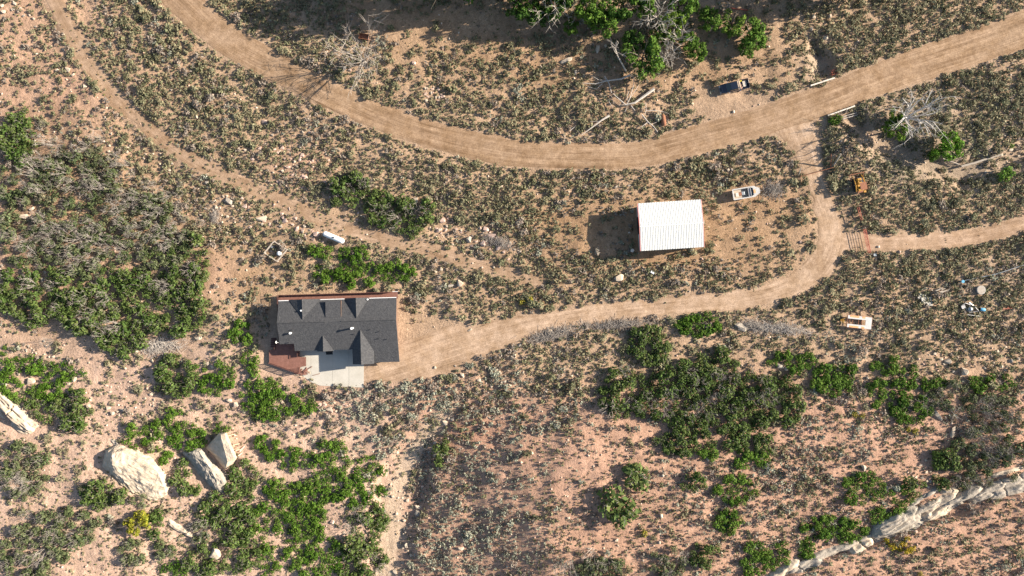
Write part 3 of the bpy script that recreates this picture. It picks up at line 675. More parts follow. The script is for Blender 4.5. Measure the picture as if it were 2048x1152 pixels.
# ================================================================== FLATBED TRAILER
ft = place(1714.5, 644, -6, 'flatbed_trailer', 'white and orange flatbed trailer with an open well and yellow drawbar', 'trailer'); exc_rect(1713,644,28,14,R(6))
zt = .85
for s in (-1,1):
    MB().box((-.6,s*.86,zt),(3.6,.66,.08)).build('side_deck', M['oldwhite'], ft)
    for x,L in ((-1.05,1.85),(.75,.62)): MB().box((x,s*1.0,zt+.045),(L,.36,.014)).build('painted_patch', M['orange'] if s<0 else M['orange'], ft)
    MB().box((0,s*1.22,zt-.12),(4.8,.08,.2)).build('side_rail', M['rust'], ft)
    for x in (.2,1.0): MB().cyl((x,s*.85,.36),(x,s*1.12,.36),.36,16).build('wheel', M['black'], ft)
MB().box((1.8,0,zt+.002),(1.2,2.38,.08)).build('rear_deck', M['oldwhite'], ft); MB().box((2.43,0,zt-.08),(.06,2.44,.22)).build('tail_board', M['rust'], ft); MB().box((-2.43,0,zt-.08),(.06,2.44,.22)).build('head_board', M['rust'], ft)
for x in (-1.85,-1.3,-.1,.5): MB().box((x,0,zt-.2),(.08,1.06,.1)).build('cross_bar', M['rust'], ft)
MB().tube([(-2.4,.75,.7),(-3.75,0,.62)],.055,5).build('drawbar', M['yellow'], ft); MB().tube([(-2.4,-.75,.7),(-3.75,0,.62)],.055,5).build('drawbar', M['yellow'], ft); MB().tube([(-2.4,.0,.7),(-3.7,0,.62)],.045,5).build('drawbar', M['yellow'], ft)
MB().cyl((-3.5,0,.1),(-3.5,0,.75),.05,6).build('jack', M['yellow'], ft); MB().box((-3.1,.0,.68),(.06,.75,.07)).build('tie_bar', M['yellow'], ft)

# ================================================================== PROPANE TANK
tn = place(669.5, 475.5, -23, 'propane_tank', 'white horizontal propane tank on legs beside the overgrown track', 'tank'); exc_rect(670,475,25,9,R(23))
t = MB(); xs = [-2.28,-2.24,-2.12,-1.92,-1.75,1.75,1.92,2.12,2.24,2.28]; rs = [.05,.24,.42,.52,.55,.55,.52,.42,.24,.05]
t.tube([(x,0,.85) for x in xs], rs, 20); t.build('shell', M['white'], tn, smooth=True)
MB().cyl((.1,0,1.36),(.1,0,1.52),.17,12).build('valve_dome', M['darkmetal'], tn)
for x in (-1.3,1.3): MB().box((x,0,.25),(.15,.8,.6)).build('saddle', M['concrete'], tn)

# ================================================================== WELL PEN
wl = [(551,483),(576,499.5),(557,523),(532.5,506.5)]; wpz = [W(a,b) for a,b in wl]
pen = empty('well_pen', W(554,503), 0, 'small square pen of weathered grey rails around the white cistern', 'fence'); base = pen.location.copy()
for i in range(4):
    a, b_ = wpz[i]-base, wpz[(i+1)%4]-base
    MB().box((a.x,a.y,.4),(.14,.14,1.1)).build('post', M['timber'], pen)
    gap = (i == 2)
    for hgt, wd in ((.85,.16),(.45,.10)):
        q = b_ if not gap else a+(b_-a)*.62
        d = q-a; MB().box(((a.x+q.x)/2,(a.y+q.y)/2,hgt),(d.length,wd,.09),math.atan2(d.y,d.x)).build('rail', M['timber'], pen)
    if gap:
        q = a+(b_-a)*.7; d = b_-q; MB().box(((b_.x+q.x)/2,(b_.y+q.y)/2,.8),(d.length,.12,.09),math.atan2(d.y,d.x)).build('rail', M['timber'], pen)
ct = place(560, 507, 0, 'cistern', 'white round cistern inside the grey well pen', 'tank'); cc_ = MB(); cc_.tube([(0,0,-.1),(0,0,.55),(0,0,.7),(0,0,.78)],[.46,.46,.36,.1],16); cc_.build('shell', M['white'], ct, smooth=True); MB().cyl((0,0,.76),(0,0,.84),.14,10).build('lid', M['white'], ct); MB().cyl((-.5,.1,.1),(-.5,.1,.5),.06,8).build('spigot', M['redpaint'], ct)
pm = place(548, 493.5, 0, 'pump_box', 'small dark pump box inside the grey well pen', 'box'); MB().box((0,0,.25),(.8,.55,.5)).build('case', M['darkmetal'], pm, bevel=.02); MB().box((-.25,-.1,.53),(.35,.4,.06)).build('lid', M['galv'], pm)

# ================================================================== GATES AND FENCES
def pipe_gate(name, u0, v0, u1, v1, label, m, bars=6, h=1.35, ups=3):
    p0, p1 = W(u0,v0), W(u1,v1); d = p1-p0; L = math.hypot(d.x,d.y); g = empty(name, p0, math.atan2(d.y,d.x), label, 'gate')
    for k in range(bars): MB().tube([(0,0,.25+(h-.25)*k/(bars-1)),(L,0,.25+(h-.25)*k/(bars-1))],.026 if k < bars-1 else .045,6).build('bar', m, g)
    for k in range(ups): MB().box((L*k/(ups-1),0,(h+.25)/2),(.07,.07,h-.2)).build('upright', m, g)
    return g
g1 = pipe_gate('field_gate', 1724,459,1734,506, 'orange red tube gate closed across the side track', M['redpaint'], 6, 1.4, 4)
MB().box((2.35,0,1.40),(4.7,.11,.05)).build('top_rail', M['redpaint'], g1)
def post(u, v, h, label, m=None, r=.09, lean=(0,0), cat='post', name='post', group=None):
    p = W(u,v); o = MB().tube([(0,0,-.3),(lean[0]*.5,lean[1]*.5,h*.5),(lean[0],lean[1],h)],[r,r,r*.9],8).build(name, m or M['timber'], loc=p); tag(o, label, cat, group); return o
post(1722.5,457,1.6,'timber gatepost where the orange red gate meets the sagebrush'); post(1735,509,1.6,'timber gatepost at the open ground end of the orange red gate')
pf = empty('pipe_rail', W(1712,416), math.atan2(-(441-416),(1719-1712)), 'short red pipe rail half hidden in sagebrush behind the crawler tractor', 'rail')
for z_ in (.5,1.15): MB().tube([(0,0,z_),(2.6,0,z_)],.055,6).build('bar', M['redpaint'], pf)
for x in (0,1.3,2.6): MB().cyl((x,0,-.2),(x,0,1.2),.05,6).build('upright', M['redpaint'], pf)
g2 = pipe_gate('driveway_gate', 1596,355,1664,336, 'rusty pipe gate closed across the driveway', M['rust'], 5, 1.2, 5)
post(1665,335,2.6,'grey leaning brace post at the driveway gate',M['timber'],.13,(.4,2.2)); post(1662,337,2.4,'brown leaning brace post at the driveway gate',M['rust'],.08,(-1.1,2.4)); post(1595.5,356,1.7,'thin grey post at the sagebrush end of the driveway gate',M['timber'],.09,(-.05,1.8))
def beam(name, u0,v0,u1,v1,wd,h,label,cat,m,zoff=.0,segs=1,up=.0):
    p0, p1 = W(u0,v0), W(u1,v1); zz = max(p0.z,p1.z)+zoff; d = p1-p0; L = math.hypot(d.x,d.y)
    e = empty(name, (p0.x,p0.y,zz), math.atan2(d.y,d.x), label, cat)
    for k in range(segs): MB().box((L*(k+.5)/segs,rng.normal(0,.015),h/2+up),(L/segs-.04,wd,h),rng.normal(0,.008)).build('beam', m, e, bevel=.02)
    for k in range(3): MB().box((L*(.06+.44*k),-.02,up/2-.2),(wd*.7,wd*.7,up+.4)).build('post', m, e)
    return e
beam('guard_rail',1618.5,173,1666.5,157.5,.26,.24,'pale timber guard rail on the culvert near the red frame','guard rail',M['palewood'],.05,2,.35)
beam('guard_rail',1653,233,1707,213,.26,.24,'pale timber guard rail on the culvert beside the small green bush','guard rail',M['palewood'],.05,3,.35)
for k,(a,b_,c,d_) in enumerate(((1680,235,1712,226),(1679,240,1714,230))): tag(MB().tube([(0,0,.2),tuple(W(c,d_)-W(a,b_)+Vector((0,0,.2)))],.10,7).build('fallen_pole', M['deadwood'], loc=W(a,b_)), ['pale pole lying just below the culvert guard rail','second pale pole in the wash, parallel to the first'][k], 'pole')
rf = empty('pipe_rack', W(1661,152), R(24), 'broken red iron frame lying along the road verge by the culvert', 'scrap iron')
for y in (0,.45,.9): MB().tube([(0,y,.45),(2.4,y*.8,.5),(4.7,y*.7,.4)],.045,5).build('rail', M['redpaint'], rf)
for k in range(9): MB().tube([(.3+.5*k,0,.45+.05*math.sin(k)),(.3+.5*k,.85-.03*k,.45)],.035,5).build('rung', M['redpaint'], rf)
for x in (0,2.3,4.6): MB().cyl((x,.3,-.2),(x,.3,.45),.05,5).build('leg', M['redpaint'], rf)
tag(MB().tube([(0,0,.25),tuple(W(1498,22)-W(1451,16)+Vector((0,0,.25)))],.11,8).build('red_pole', M['redpaint'], loc=W(1451,16)), 'long red pole lying on the shaded slope above the green bushes', 'pole')

# ================================================================== SCRAP AND SMALL THINGS
br = MB().tube([(0,-.82,.42),(0,-.80,.45),(0,.80,.45),(0,.82,.42)],[.43,.46,.46,.43],16)
bo = br.build('rusty_barrel', M['rust'], loc=W(1326,242), rz=R(8)); tag(bo, 'rusty steel barrel lying in the brush below the fallen branches', 'barrel')
for y in (-.4,0,.4): MB().tube([(0,y-.03,.45),(0,y+.03,.45)],.475,16).build('hoop', M['rust'], bo)
tb = place(729,75,-8,'feed_trough','rusty open feed trough behind the dead tree','trough')
for x,y,a,b_ in ((0,.5,1.9,.06),(0,-.5,1.9,.06),(-.95,0,.06,1.06),(.95,0,.06,1.06)): MB().box((x,y,.35),(a,b_,.6)).build('side', M['rust'], tb)
MB().box((0,0,.12),(1.86,.98,.05)).build('floor', M['rust'], tb)
tub = place(1958.5,580,0,'stock_tank','round grey stock tank standing in the sagebrush','tank'); exc_rect(1958,580,9,9)
tbm = MB(); tbm.tube([(0,0,0),(0,0,.6)],.86,24); tub_m = tbm.build('rim', M['galv'], tub); MB().cyl((0,0,.58),(0,0,.615),.80,24).build('floor', M['timber'], tub)
td = place(1937,618,20,'water_tank','pale dome topped tank in the scrap pile','tank'); t_ = MB(); t_.tube([(0,0,-.1),(0,0,.5),(0,0,.75),(0,0,.85)],[.5,.5,.38,.08],16); t_.build('shell', M['galv'], td, smooth=True); MB().cyl((0,0,.8),(0,0,.92),.12,8).build('cap', M['white'], td)
bb = place(1962,619,-8,'blue_drum','blue plastic drum lying beside the scrap frame','drum',.0); MB().tube([(-.52,0,.36),(-.45,0,.36),(.42,0,.36),(.5,0,.36)],[.3,.35,.35,.3],16).build('shell', M['bluepl'], bb, smooth=True); MB().cyl((-.56,0,.36),(-.44,0,.36),.33,14).build('lid', M['black'], bb)
sf = empty('old_implement', W(1938,617), 0, 'bent steel frame of an old implement around the pale tank', 'scrap iron'); b0 = sf.location
def rel(u,v,z): q = W(u,v)-b0; return (q.x,q.y,z)
for pts,r_ in (([(1919,612),(1928,606),(1945,612),(1953,621)],.09),([(1925,607),(1930,620),(1936,625),(1952,622)],.06),([(1930,629),(1955,632)],.06),([(1935,605),(1947,614)],.16),([(1953,621),(1957,632)],.05)):
    MB().tube([rel(a,b_,.45) for a,b_ in pts],r_,5).build('bar', M['steel'], sf)
MB().box(rel(1923,614,.3),(.7,.6,.4),.4).build('gearbox', M['steel'], sf)
ir = place(2014,617,4,'iron_plate','rusty triangular iron plate with a red bar','scrap iron'); MB().prism([(-.1,.1),(.7,.1),(.85,.8),(.55,.95)],.12,.16).build('plate', M['rust'], ir); MB().box((-.1,-.02,.2),(2.0,.12,.12)).build('bar', M['redpaint'], ir)
tag(MB().tube([(0,0,.35),tuple(W(1990,548)-W(1927,561)+Vector((0,0,.4))),tuple(W(2060,525)-W(1927,561)+Vector((0,0,.4)))],.075,7).build('water_pipe', M['galv'], loc=W(1927,561)), 'long grey pipe running through the sagebrush to a standpipe', 'pipe')
sp = place(1917.5,563,0,'standpipe','pale capped standpipe at the end of the long grey pipe','standpipe'); MB().cyl((0,0,-.2),(0,0,1.2),.16,10).build('tube', M['galv'], sp); MB().cyl((0,0,1.2),(0,0,1.32),.30,12).build('cap', M['bluepl'], sp)
for k,(u,v,L,wd,a,nm,lb) in enumerate(((1852,600,2.2,1.2,8,'concrete_slab','broken pale concrete slab at the foot of the debris heap'),(1842,593,1.6,1.0,-12,'concrete_slab','cracked pale concrete slab leaning on the debris heap'),(1858,606,1.0,1.1,85,'concrete_slab','small upright pale slab beside the debris heap'))):
    tag(MB().box((0,0,.16),(L,wd,.2),R(a),R(6)).build(nm, M['concrete'], loc=W(u,v), bevel=.02), lb, 'slab')
for k in range(6):
    tag(MB().box((0,0,.2+.05*k),(1.6+.4*rng.random(),.14,.06),R(rng.uniform(5,25)),R(rng.uniform(-6,6))).build('plank', M['timber'], loc=W(1880+rng.uniform(-7,7),583+rng.uniform(-5,5))), 'grey plank in the heap beside the concrete debris','plank','planks beside the concrete debris')
def tyre(u,v,label):
    t = MB(); n = 18; mseg = 6; 
    for i in range(n):
        a = 2*math.pi*i/n
        for j in range(mseg):
            c = 2*math.pi*j/mseg; rr = .30+.11*math.cos(c); t.v.append((rr*math.cos(a),rr*math.sin(a),.13+.11*math.sin(c)))
    for i in range(n):
        for j in range(mseg): t.f.append((i*mseg+j,((i+1)%n)*mseg+j,((i+1)%n)*mseg+(j+1)%mseg,i*mseg+(j+1)%mseg))
    tag(t.build('discarded_tyre', M['black'], loc=W(u,v), smooth=True), label, 'tyre')
tyre(1638.5,605,'old black tyre lying at the inner bend of the driveway'); tyre(1830,586,'old black tyre beside the concrete debris')
tag(MB().box((0,0,.25),(.8,.45,.4),R(-30)).build('white_cooler', M['white'], loc=W(1304,545), bevel=.05), 'white box lying in the brush below the barn', 'box')
tag(MB().tube([(0,0,.1),(0,0,.3)],[.42,.36],12).build('pale_lid', M['palewood'], loc=W(1264,501)), 'pale round lid lying at the shaded corner of the barn', 'lid')
tag(MB().box((0,0,.2),(.6,.5,.4)).build('utility_box', M['galv'], loc=W(1748,510), bevel=.02), 'small grey utility box below the orange red gate', 'box')
ps = empty('retaining_logs', W(1950,323), 0, 'line of dark old logs along the far bank of the wash', 'log wall'); b0 = ps.location
for (a,b_,c,d_) in ((1917,334,1940,328),(1938,329,1968,319),(1966,320,1985,315),(1984,314,1999,310)): MB().tube([rel(a,b_,.55),rel(c,d_,.6)],.22,7).build('log', M['timber'], ps)
tag(MB().tube([(0,0,.4),tuple(W(1915,330)-W(1883,318)+Vector((0,0,.5)))],.11,6).build('fence_rail', M['timber'], loc=W(1883,318)), 'grey rail lying on the wash bank under the bright green bush', 'rail')
post(1886,363,1.0,'dark stub post on the lower bank of the wash',M['darkmetal'],.1)
for k,(u,v,L,a) in enumerate(((468,868,2.0,15),(474,888,1.3,12),(478,899,1.0,8),(482,908,.9,35),(486,897,1.4,50))):
    tag(MB().box((0,0,.35),(L,.16,.06),R(a),R(8)).build('plank', M['palewood'] if k>2 else M['lumber'], loc=W(u,v)), 'weathered plank lying beside the split sandstone block','plank','planks beside the split block')

# ================================================================== ZONES FOR LABELS
ANCH = [(250,60,'between the overgrown track and the road bend'),(420,220,'on the slope below the long road bend'),(640,300,'on the rocky bank below the long road bend'),(60,120,'on the bare slope beyond the overgrown track'),(200,240,'beside the upper overgrown track'),
 (380,320,'below the middle of the overgrown track'),(470,400,'by the pale rocks along the overgrown track'),(120,420,'in the half dead oak thicket'),(330,560,'at the edge of the big oak thicket'),(470,560,'around the well pen'),(560,480,'between the well pen and the overgrown track'),(740,400,'beside the oak hedge above the overgrown track'),
 (930,400,'between the oak hedge and the gravel road'),(950,480,'by the pink boulders beside the overgrown track'),(720,530,'near the propane tank'),(850,570,'above the driveway end beside the house'),(1080,470,'on the grassy flat beside the barn shadow'),(1080,370,'between the barn and the gravel road'),(1300,350,'behind the barn under the road bank'),(1240,550,'below the barn'),(1440,540,'inside the driveway bend'),(1520,440,'near the derelict boat'),(1540,310,'between road and driveway junction'),
 (560,50,'in the shade above the road bend'),(720,130,'around the standing dead tree'),(900,60,'on the shaded clearing'),(930,190,'on the slope between clearing and road'),(1150,120,'below the tree grove'),(1150,220,'above the road among dry grass'),(1260,220,'among the fallen branches'),(1340,250,'around the rusty barrel'),(1460,110,'near the parked pickup'),(1590,120,'by the culvert mouth'),(1690,110,'behind the red iron rack'),(1850,50,'along the upper verge of the gravel road'),
 (1950,180,'between the gravel road and the wash'),(1800,240,'around the white dead tree'),(1920,300,'by the bright green bush at the wash'),(1700,310,'between driveway gate and wash'),(1720,370,'around the crawler tractor'),(1860,420,'between the wash and the side track'),(2000,420,'above the far side track'),(1800,530,'below the side track'),(1960,560,'around the stock tank and pipe'),(1940,640,'around the scrap pile'),(1720,640,'around the flatbed trailer'),(1560,630,'beside the lower driveway bank'),
 (1150,660,'on the brush bank below the driveway'),(950,730,'on the bank below the driveway fan'),(730,810,'on the bank below the concrete apron'),(860,830,'at the head of the gully'),(900,950,'on the shady gully side'),(1000,1080,'on the slope above the gully floor'),(1080,850,'on the red slope west of the oak grove'),(1100,1000,'on the open red slope'),(1300,760,'in the oak grove below the driveway'),(1480,800,'in the oak grove by the red terraces'),(1650,760,'in the oak clumps below the brush bank'),(1800,800,'in the oak clumps by the long boulder'),(1900,720,'by the round boulders above the oaks'),
 (1240,1000,'by the two round oaks on the red slope'),(1450,950,'on the terraced red slope'),(1600,980,'on the terraces above the sandstone ledge'),(1680,1060,'at the foot of the sandstone ledge'),(1970,880,'in the grey oak thicket above the ledge'),(1900,1080,'on the slope beyond the sandstone ledge'),(1350,1110,'on the lowest terraces'),
 (60,650,'below the big oak thicket'),(80,780,'in the oak patch by the left ledge'),(280,740,'on the stony slope below the thicket'),(390,750,'in the oak patch below the brush pile'),(520,780,'in the oaks below the red deck'),(230,840,'by the tumbled rock cluster'),(300,880,'beside the domed boulder'),(130,920,'on the bare slope above the domed boulder'),(420,900,'around the split boulders'),(60,960,'in the oak patch above the juniper'),(220,1000,'below the domed boulder'),(270,1070,'around the yellow green juniper'),(120,1080,'in the oak patches beyond the juniper'),(440,1030,'below the slab boulder'),(440,1110,'around the pale outcrop'),(640,920,'on the oak slope west of the gully'),(620,1060,'in the dense oak slope west of the gully'),(720,1100,'along the pale gully floor'),(330,1120,'on the pink slope below the juniper')]
AN = np.array([(a[0],a[1]) for a in ANCH], float)
def zone(u, v): return ANCH[int(np.argmin(np.hypot(AN[:,0]-u, AN[:,1]-v)))][2]

# ================================================================== ROCKS
def hull_mesh(name, seed, m, npts=16, flat=.7):
    r = np.random.default_rng(seed); p = r.normal(size=(npts,3)); p /= np.linalg.norm(p,axis=1)[:,None]
    p *= (.75+.25*r.random((npts,1))); p = np.sign(p)*np.abs(p)**.75; p[:,2] *= flat
    bmx = bmesh.new()
    for q in p: bmx.verts.new(q)
    bmesh.ops.convex_hull(bmx, input=bmx.verts[:])
    for vv_ in [x for x in bmx.verts if not x.link_faces]: bmx.verts.remove(vv_)
    bmesh.ops.bevel(bmx, geom=bmx.edges[:], offset=.05, segments=1, affect='EDGES') if npts < 14 else None
    me = bpy.data.meshes.new(name); bmx.to_mesh(me); bmx.free(); me.materials.append(m); return me
ROCKM = {k: [hull_mesh('rock', 100+i+50*j, M[k], 13+i%4, .72) for i in range(6)] for j, k in enumerate(('rock','rockpink','rockgrey'))}
ROCKS = """137,140,14,10,-20 147,150,8,6 115,141,7,7 458,402,12,21,60 433,415,8,9 490,412,12,10 525,437,27,12,15 570,442,15,10 594,457,12,12 609,452,9,8 633,468,14,12 627,478,8,8 620,460,9,5 605,311,10,8 577,334,11,6 565,342,8,8 610,353,15,7,-20 650,363,11,6,-20 832,400,12,14 885,441,14,11 877,460,10,10 893,452,8,7 972,458,13,11 985,471,17,13 938,479,14,14 966,487,13,13 997,495,11,13 1020,485,7,10 882,538,9,8 872,544,10,6 920,567,17,14,-40 902,571,14,7 1238,556,19,16 1455,340,8,8 1463,340,8,8 1488,334,8,5 1341,365,6,5 1232,374,8,6,20 1258,371,7,4 1137,383,6,5 828,126,9,9 1282,50,14,10 1195,98,9,20,-15 1211,92,6,9 1132,122,26,10,15 1151,145,6,11 1626,34,9,10 1652,77,15,10 1622,58,8,9 65,418,11,8 50,433,20,11 91,544,8,7 85,560,12,9 275,702,12,10 305,721,8,8 398,676,15,10 416,727,8,9 425,733,9,10 63,762,21,15 10,769,12,10 38,748,9,6,-30 150,758,9,14 138,767,7,5 178,813,12,12 217,816,12,9 227,827,10,12 245,820,11,7 236,823,5,5 304,788,8,8 459,800,12,12 472,809,14,12 252,737,6,6 659,818,15,10 640,808,10,8 650,809,10,8 672,822,8,6 565,804,9,6 688,808,8,6 735,796,10,6 837,1013,15,9 835,1025,12,14 785,992,8,8 665,1043,9,10 812,1064,8,8 790,1143,10,12 922,1096,12,9 813,1090,8,12 1560,732,18,11 1571,738,12,9 1735,756,8,10 1894,722,15,12 1881,718,8,7 1869,707,8,6 1926,742,18,18 2021,722,9,9 2036,718,9,8 1873,830,11,28,35 1905,862,9,30,-10 1816,750,8,6 1834,746,8,6 1726,935,13,15 1773,976,8,10 1415,918,8,8 1137,1035,6,6 1233,1080,8,6 1236,1091,6,5 432,1105,26,24 416,1090,10,8 30,8,8,8 5,12,8,10 8,24,9,8 60,31,6,5 170,173,10,8 395,235,7,8 343,180,7,5 415,252,8,5 530,243,14,8 606,264,8,6 619,265,8,6 565,295,9,9 690,136,10,8 700,140,8,6 548,410,8,6 490,300,8,6 505,318,9,7 520,296,8,8 545,270,8,6 940,660,10,5 1100,662,9,9 1040,690,12,6,40 870,735,8,6 925,750,12,10 890,845,14,10 905,838,9,8 958,760,8,7 1000,745,9,8 760,870,8,8 795,905,10,8 820,890,8,8 870,885,9,7 815,1000,7,8 808,1040,8,9 822,1110,9,8 806,1125,8,8 1955,905,10,6 1840,930,8,5 1830,955,12,5,30 1850,920,8,6 2020,150,6,5 1682,283,10,7 1970,345,8,6 2000,310,9,7 2020,300,10,8 2035,312,8,6 1990,330,7,6 1960,335,7,5"""
RPL = []
for i, s in enumerate(ROCKS.split()):
    q = [float(x) for x in s.split(',')]; RPL.append((q[0],q[1],q[2],q[3],q[4] if len(q)>4 else None))
r2 = np.random.default_rng(5)
for (cu,cv,su,sv,n,lo,hi) in ((866,188,24,14,16,4,9),(600,330,70,40,26,4,8),(650,812,26,12,14,4,8),(130,85,30,20,8,3,6),(1985,320,50,18,22,3,6),(60,700,60,30,14,4,7),(240,790,90,50,16,4,7),(960,475,40,20,10,4,7),(330,330,60,40,10,4,7),(860,880,40,50,16,4,8),(815,1060,10,70,18,4,8),(1960,720,70,30,16,4,8),(1850,960,30,25,14,4,8),(1470,640,15,10,4,4,7),(470,420,60,40,16,4,9),(560,440,50,20,14,4,9),(620,465,40,14,10,4,8),(700,420,120,60,16,3,6),(300,300,90,60,14,3,6),(900,460,60,26,16,4,9),(1000,500,60,30,12,4,8),(40,20,40,30,8,4,8),(230,270,70,40,10,4,7),(1300,540,90,20,10,3,6),(460,640,30,60,10,3,6),(150,700,120,25,14,3,6),(1000,760,80,50,14,3,7)):
    for k in range(n): RPL.append((cu+r2.normal()*su*.6, cv+r2.normal()*sv*.6, r2.uniform(lo,hi), r2.uniform(lo,hi)*.9, None))
pinkz = lambda u,v: (v < 520 and 480 < u < 1030) or (v > 780 and 600 < u < 700) or (840 < u < 900 and v < 210)
for i,(u,v,a,b_,ang) in enumerate(RPL):
    if a*b_ < 20: continue
    key = 'rockpink' if (pinkz(u,v) and i%3) else ('rockgrey' if i%7 == 3 else 'rock')
    o = bpy.data.objects.new('boulder' if a*b_ > 100 else 'rock', ROCKM[key][i%6]); C.objects.link(o)
    p = W(u,v); hgt = min(a,b_)/20*1.1; o.location = p+Vector((0,0,hgt*.28)); o.scale = (a/20*1.12,b_/20*1.12,hgt); o.rotation_euler = (r2.normal()*.12,r2.normal()*.12,R(ang if ang is not None else r2.uniform(-25,25)))
    c = 'boulder' if a*b_ > 100 else 'rock'
    szw = 'large' if a*b_ > 150 else ('mid sized' if a*b_ > 90 else 'small')
    cw = {'rock':'pale tan sandstone','rockpink':'pink sandstone','rockgrey':'grey lichened'}[key]
    tag(o, f'{szw} {cw} {c} {zone(u,v)}', c, 'rocks '+zone(u,v)); exc_rect(u,v,a/2*.8,b_/2*.8)

def big_rock(u, v, L, wd, hgt, ang, seed, m, label, strata=0.0, cuts=6, sink=.3, name='boulder', tilt=0.0, sub=5, cat='boulder', rough=.10):
    """large weathered boulder: icosphere cut by planes, then eroded with noise"""
    bmx = bmesh.new(); bmesh.ops.create_icosphere(bmx, subdivisions=sub, radius=1.0)
    r = np.random.default_rng(seed); co = np.array([x.co[:] for x in bmx.verts])
    for k in range(cuts):
        d = r.normal(size=3); d[2] = abs(d[2])*.6; d /= np.linalg.norm(d); c = r.uniform(.55,.8)
        s = co @ d; ex = np.maximum(s-c,0); co -= ex[:,None]*d*.92
    n1 = fbm(co[:,0]*2.1+seed, co[:,1]*2.1+co[:,2]*1.7, seed, 4); n2 = fbm(co[:,0]*9+seed, co[:,1]*9+co[:,2]*7, seed+3, 3)
    co *= (1+rough*1.4*n1+rough*.5*n2)[:,None]
    co *= np.array((L/20,wd/20,hgt))
    if strata > 0:
        q = co[:,2]*.8+co[:,1]*.9+.15*n1; st = np.abs(((q*1.6)%1)-.5)*2; co[:,:2] *= (1-strata*(1-sst(.05,.4,st)))[:,None]; co[:,2] -= .25*strata*hgt*(1-sst(.1,.45,st))
    for x, q in zip(bmx.verts, co): x.co = q
    me = bpy.data.meshes.new(name); bmx.to_mesh(me); bmx.free(); pass; me.materials.append(m)
    o = bpy.data.objects.new(name, me); C.objects.link(o); p = W(u,v); o.location = p+Vector((0,0,hgt*(1-sink)-hgt*.5)); o.rotation_euler = (tilt,0,R(ang)); tag(o,label,cat); exc_rect(u,v,L/2*.85,wd/2*.8,-R(ang)); return o

def hull_rock(gp, tp, m, label, rough=.13, seed=1, name='boulder', cat='boulder', cuts=3):
    """block built from its outline on the ground (u,v) and its upper points (u,v,height), then weathered"""
    cu_ = sum(p[0] for p in gp)/len(gp); cv_ = sum(p[1] for p in gp)/len(gp); b0_ = W(cu_,cv_); bmx = bmesh.new()
    for (u,v) in gp:
        q = W(u,v); bmx.verts.new((q.x-b0_.x,q.y-b0_.y,q.z-b0_.z-.5)); bmx.verts.new((q.x-b0_.x,q.y-b0_.y,q.z-b0_.z+.25))
    for (u,v,h) in tp:
        q = W(u,v,h); bmx.verts.new(q-b0_)
    bmesh.ops.convex_hull(bmx, input=bmx.verts[:])
    for x in [x for x in bmx.verts if not x.link_faces]: bmx.verts.remove(x)
    for k in range(cuts): bmesh.ops.subdivide_edges(bmx, edges=bmx.edges[:], cuts=1, use_grid_fill=True); bmesh.ops.triangulate(bmx, faces=bmx.faces[:])
    bmx.normal_update(); co = np.array([x.co[:] for x in bmx.verts]); nr = np.array([x.normal[:] for x in bmx.verts])
    n1 = fbm(co[:,0]*.55+seed, co[:,1]*.55+co[:,2]*.6, seed, 3)*2.2+fbm(co[:,0]*2.2+seed, co[:,1]*2.2+co[:,2]*2.6, seed+9, 3); co = co+nr*(rough*n1)[:,None]
    for x, q in zip(bmx.verts, co): x.co = q
    me = bpy.data.meshes.new(name); bmx.to_mesh(me); bmx.free(); me.materials.append(m); o = link(name, me); o.location = b0_; tag(o,label,cat)
    us = [p[0] for p in gp]; vs = [p[1] for p in gp]; exc_rect((min(us)+max(us))/2,(min(vs)+max(vs))/2,(max(us)-min(us))/2*.62,(max(vs)-min(vs))/2*.62); return o
hull_rock([(205,932),(212,900),(235,889),(272,898),(305,918),(328,942),(340,968),(335,988),(312,1000),(270,988),(235,962)],[(224,906,2.5),(250,902,2.5),(290,922,2.3),(316,945,1.9),(326,968,1.5),(300,975,1.3),(226,926,2.3),(260,945,1.9)],M['rock'],'huge domed sandstone boulder half buried in the slope',.17,3,cuts=4)
hull_rock([(366,905),(388,894),(405,896),(424,922),(440,948),(455,952),(456,968),(446,988),(430,986),(414,958),(402,932),(384,914)],[(378,905,1.7),(398,902,2.1),(414,928,2.3),(430,955,2.1),(448,962,1.5),(438,976,1.3)],M['rockgrey'],'long grey sandstone slab boulder below the split block',.22,7,cuts=4)
hull_rock([(413,895),(438,866),(452,865),(474,916),(468,926),(452,938),(430,914)],[(441,869,3.6),(449,868,3.6),(467,914,3.2),(455,924,3.1),(424,893,1.4)],M['rock'],'tall split sandstone block with a flat cream face',.09,23,cuts=4)
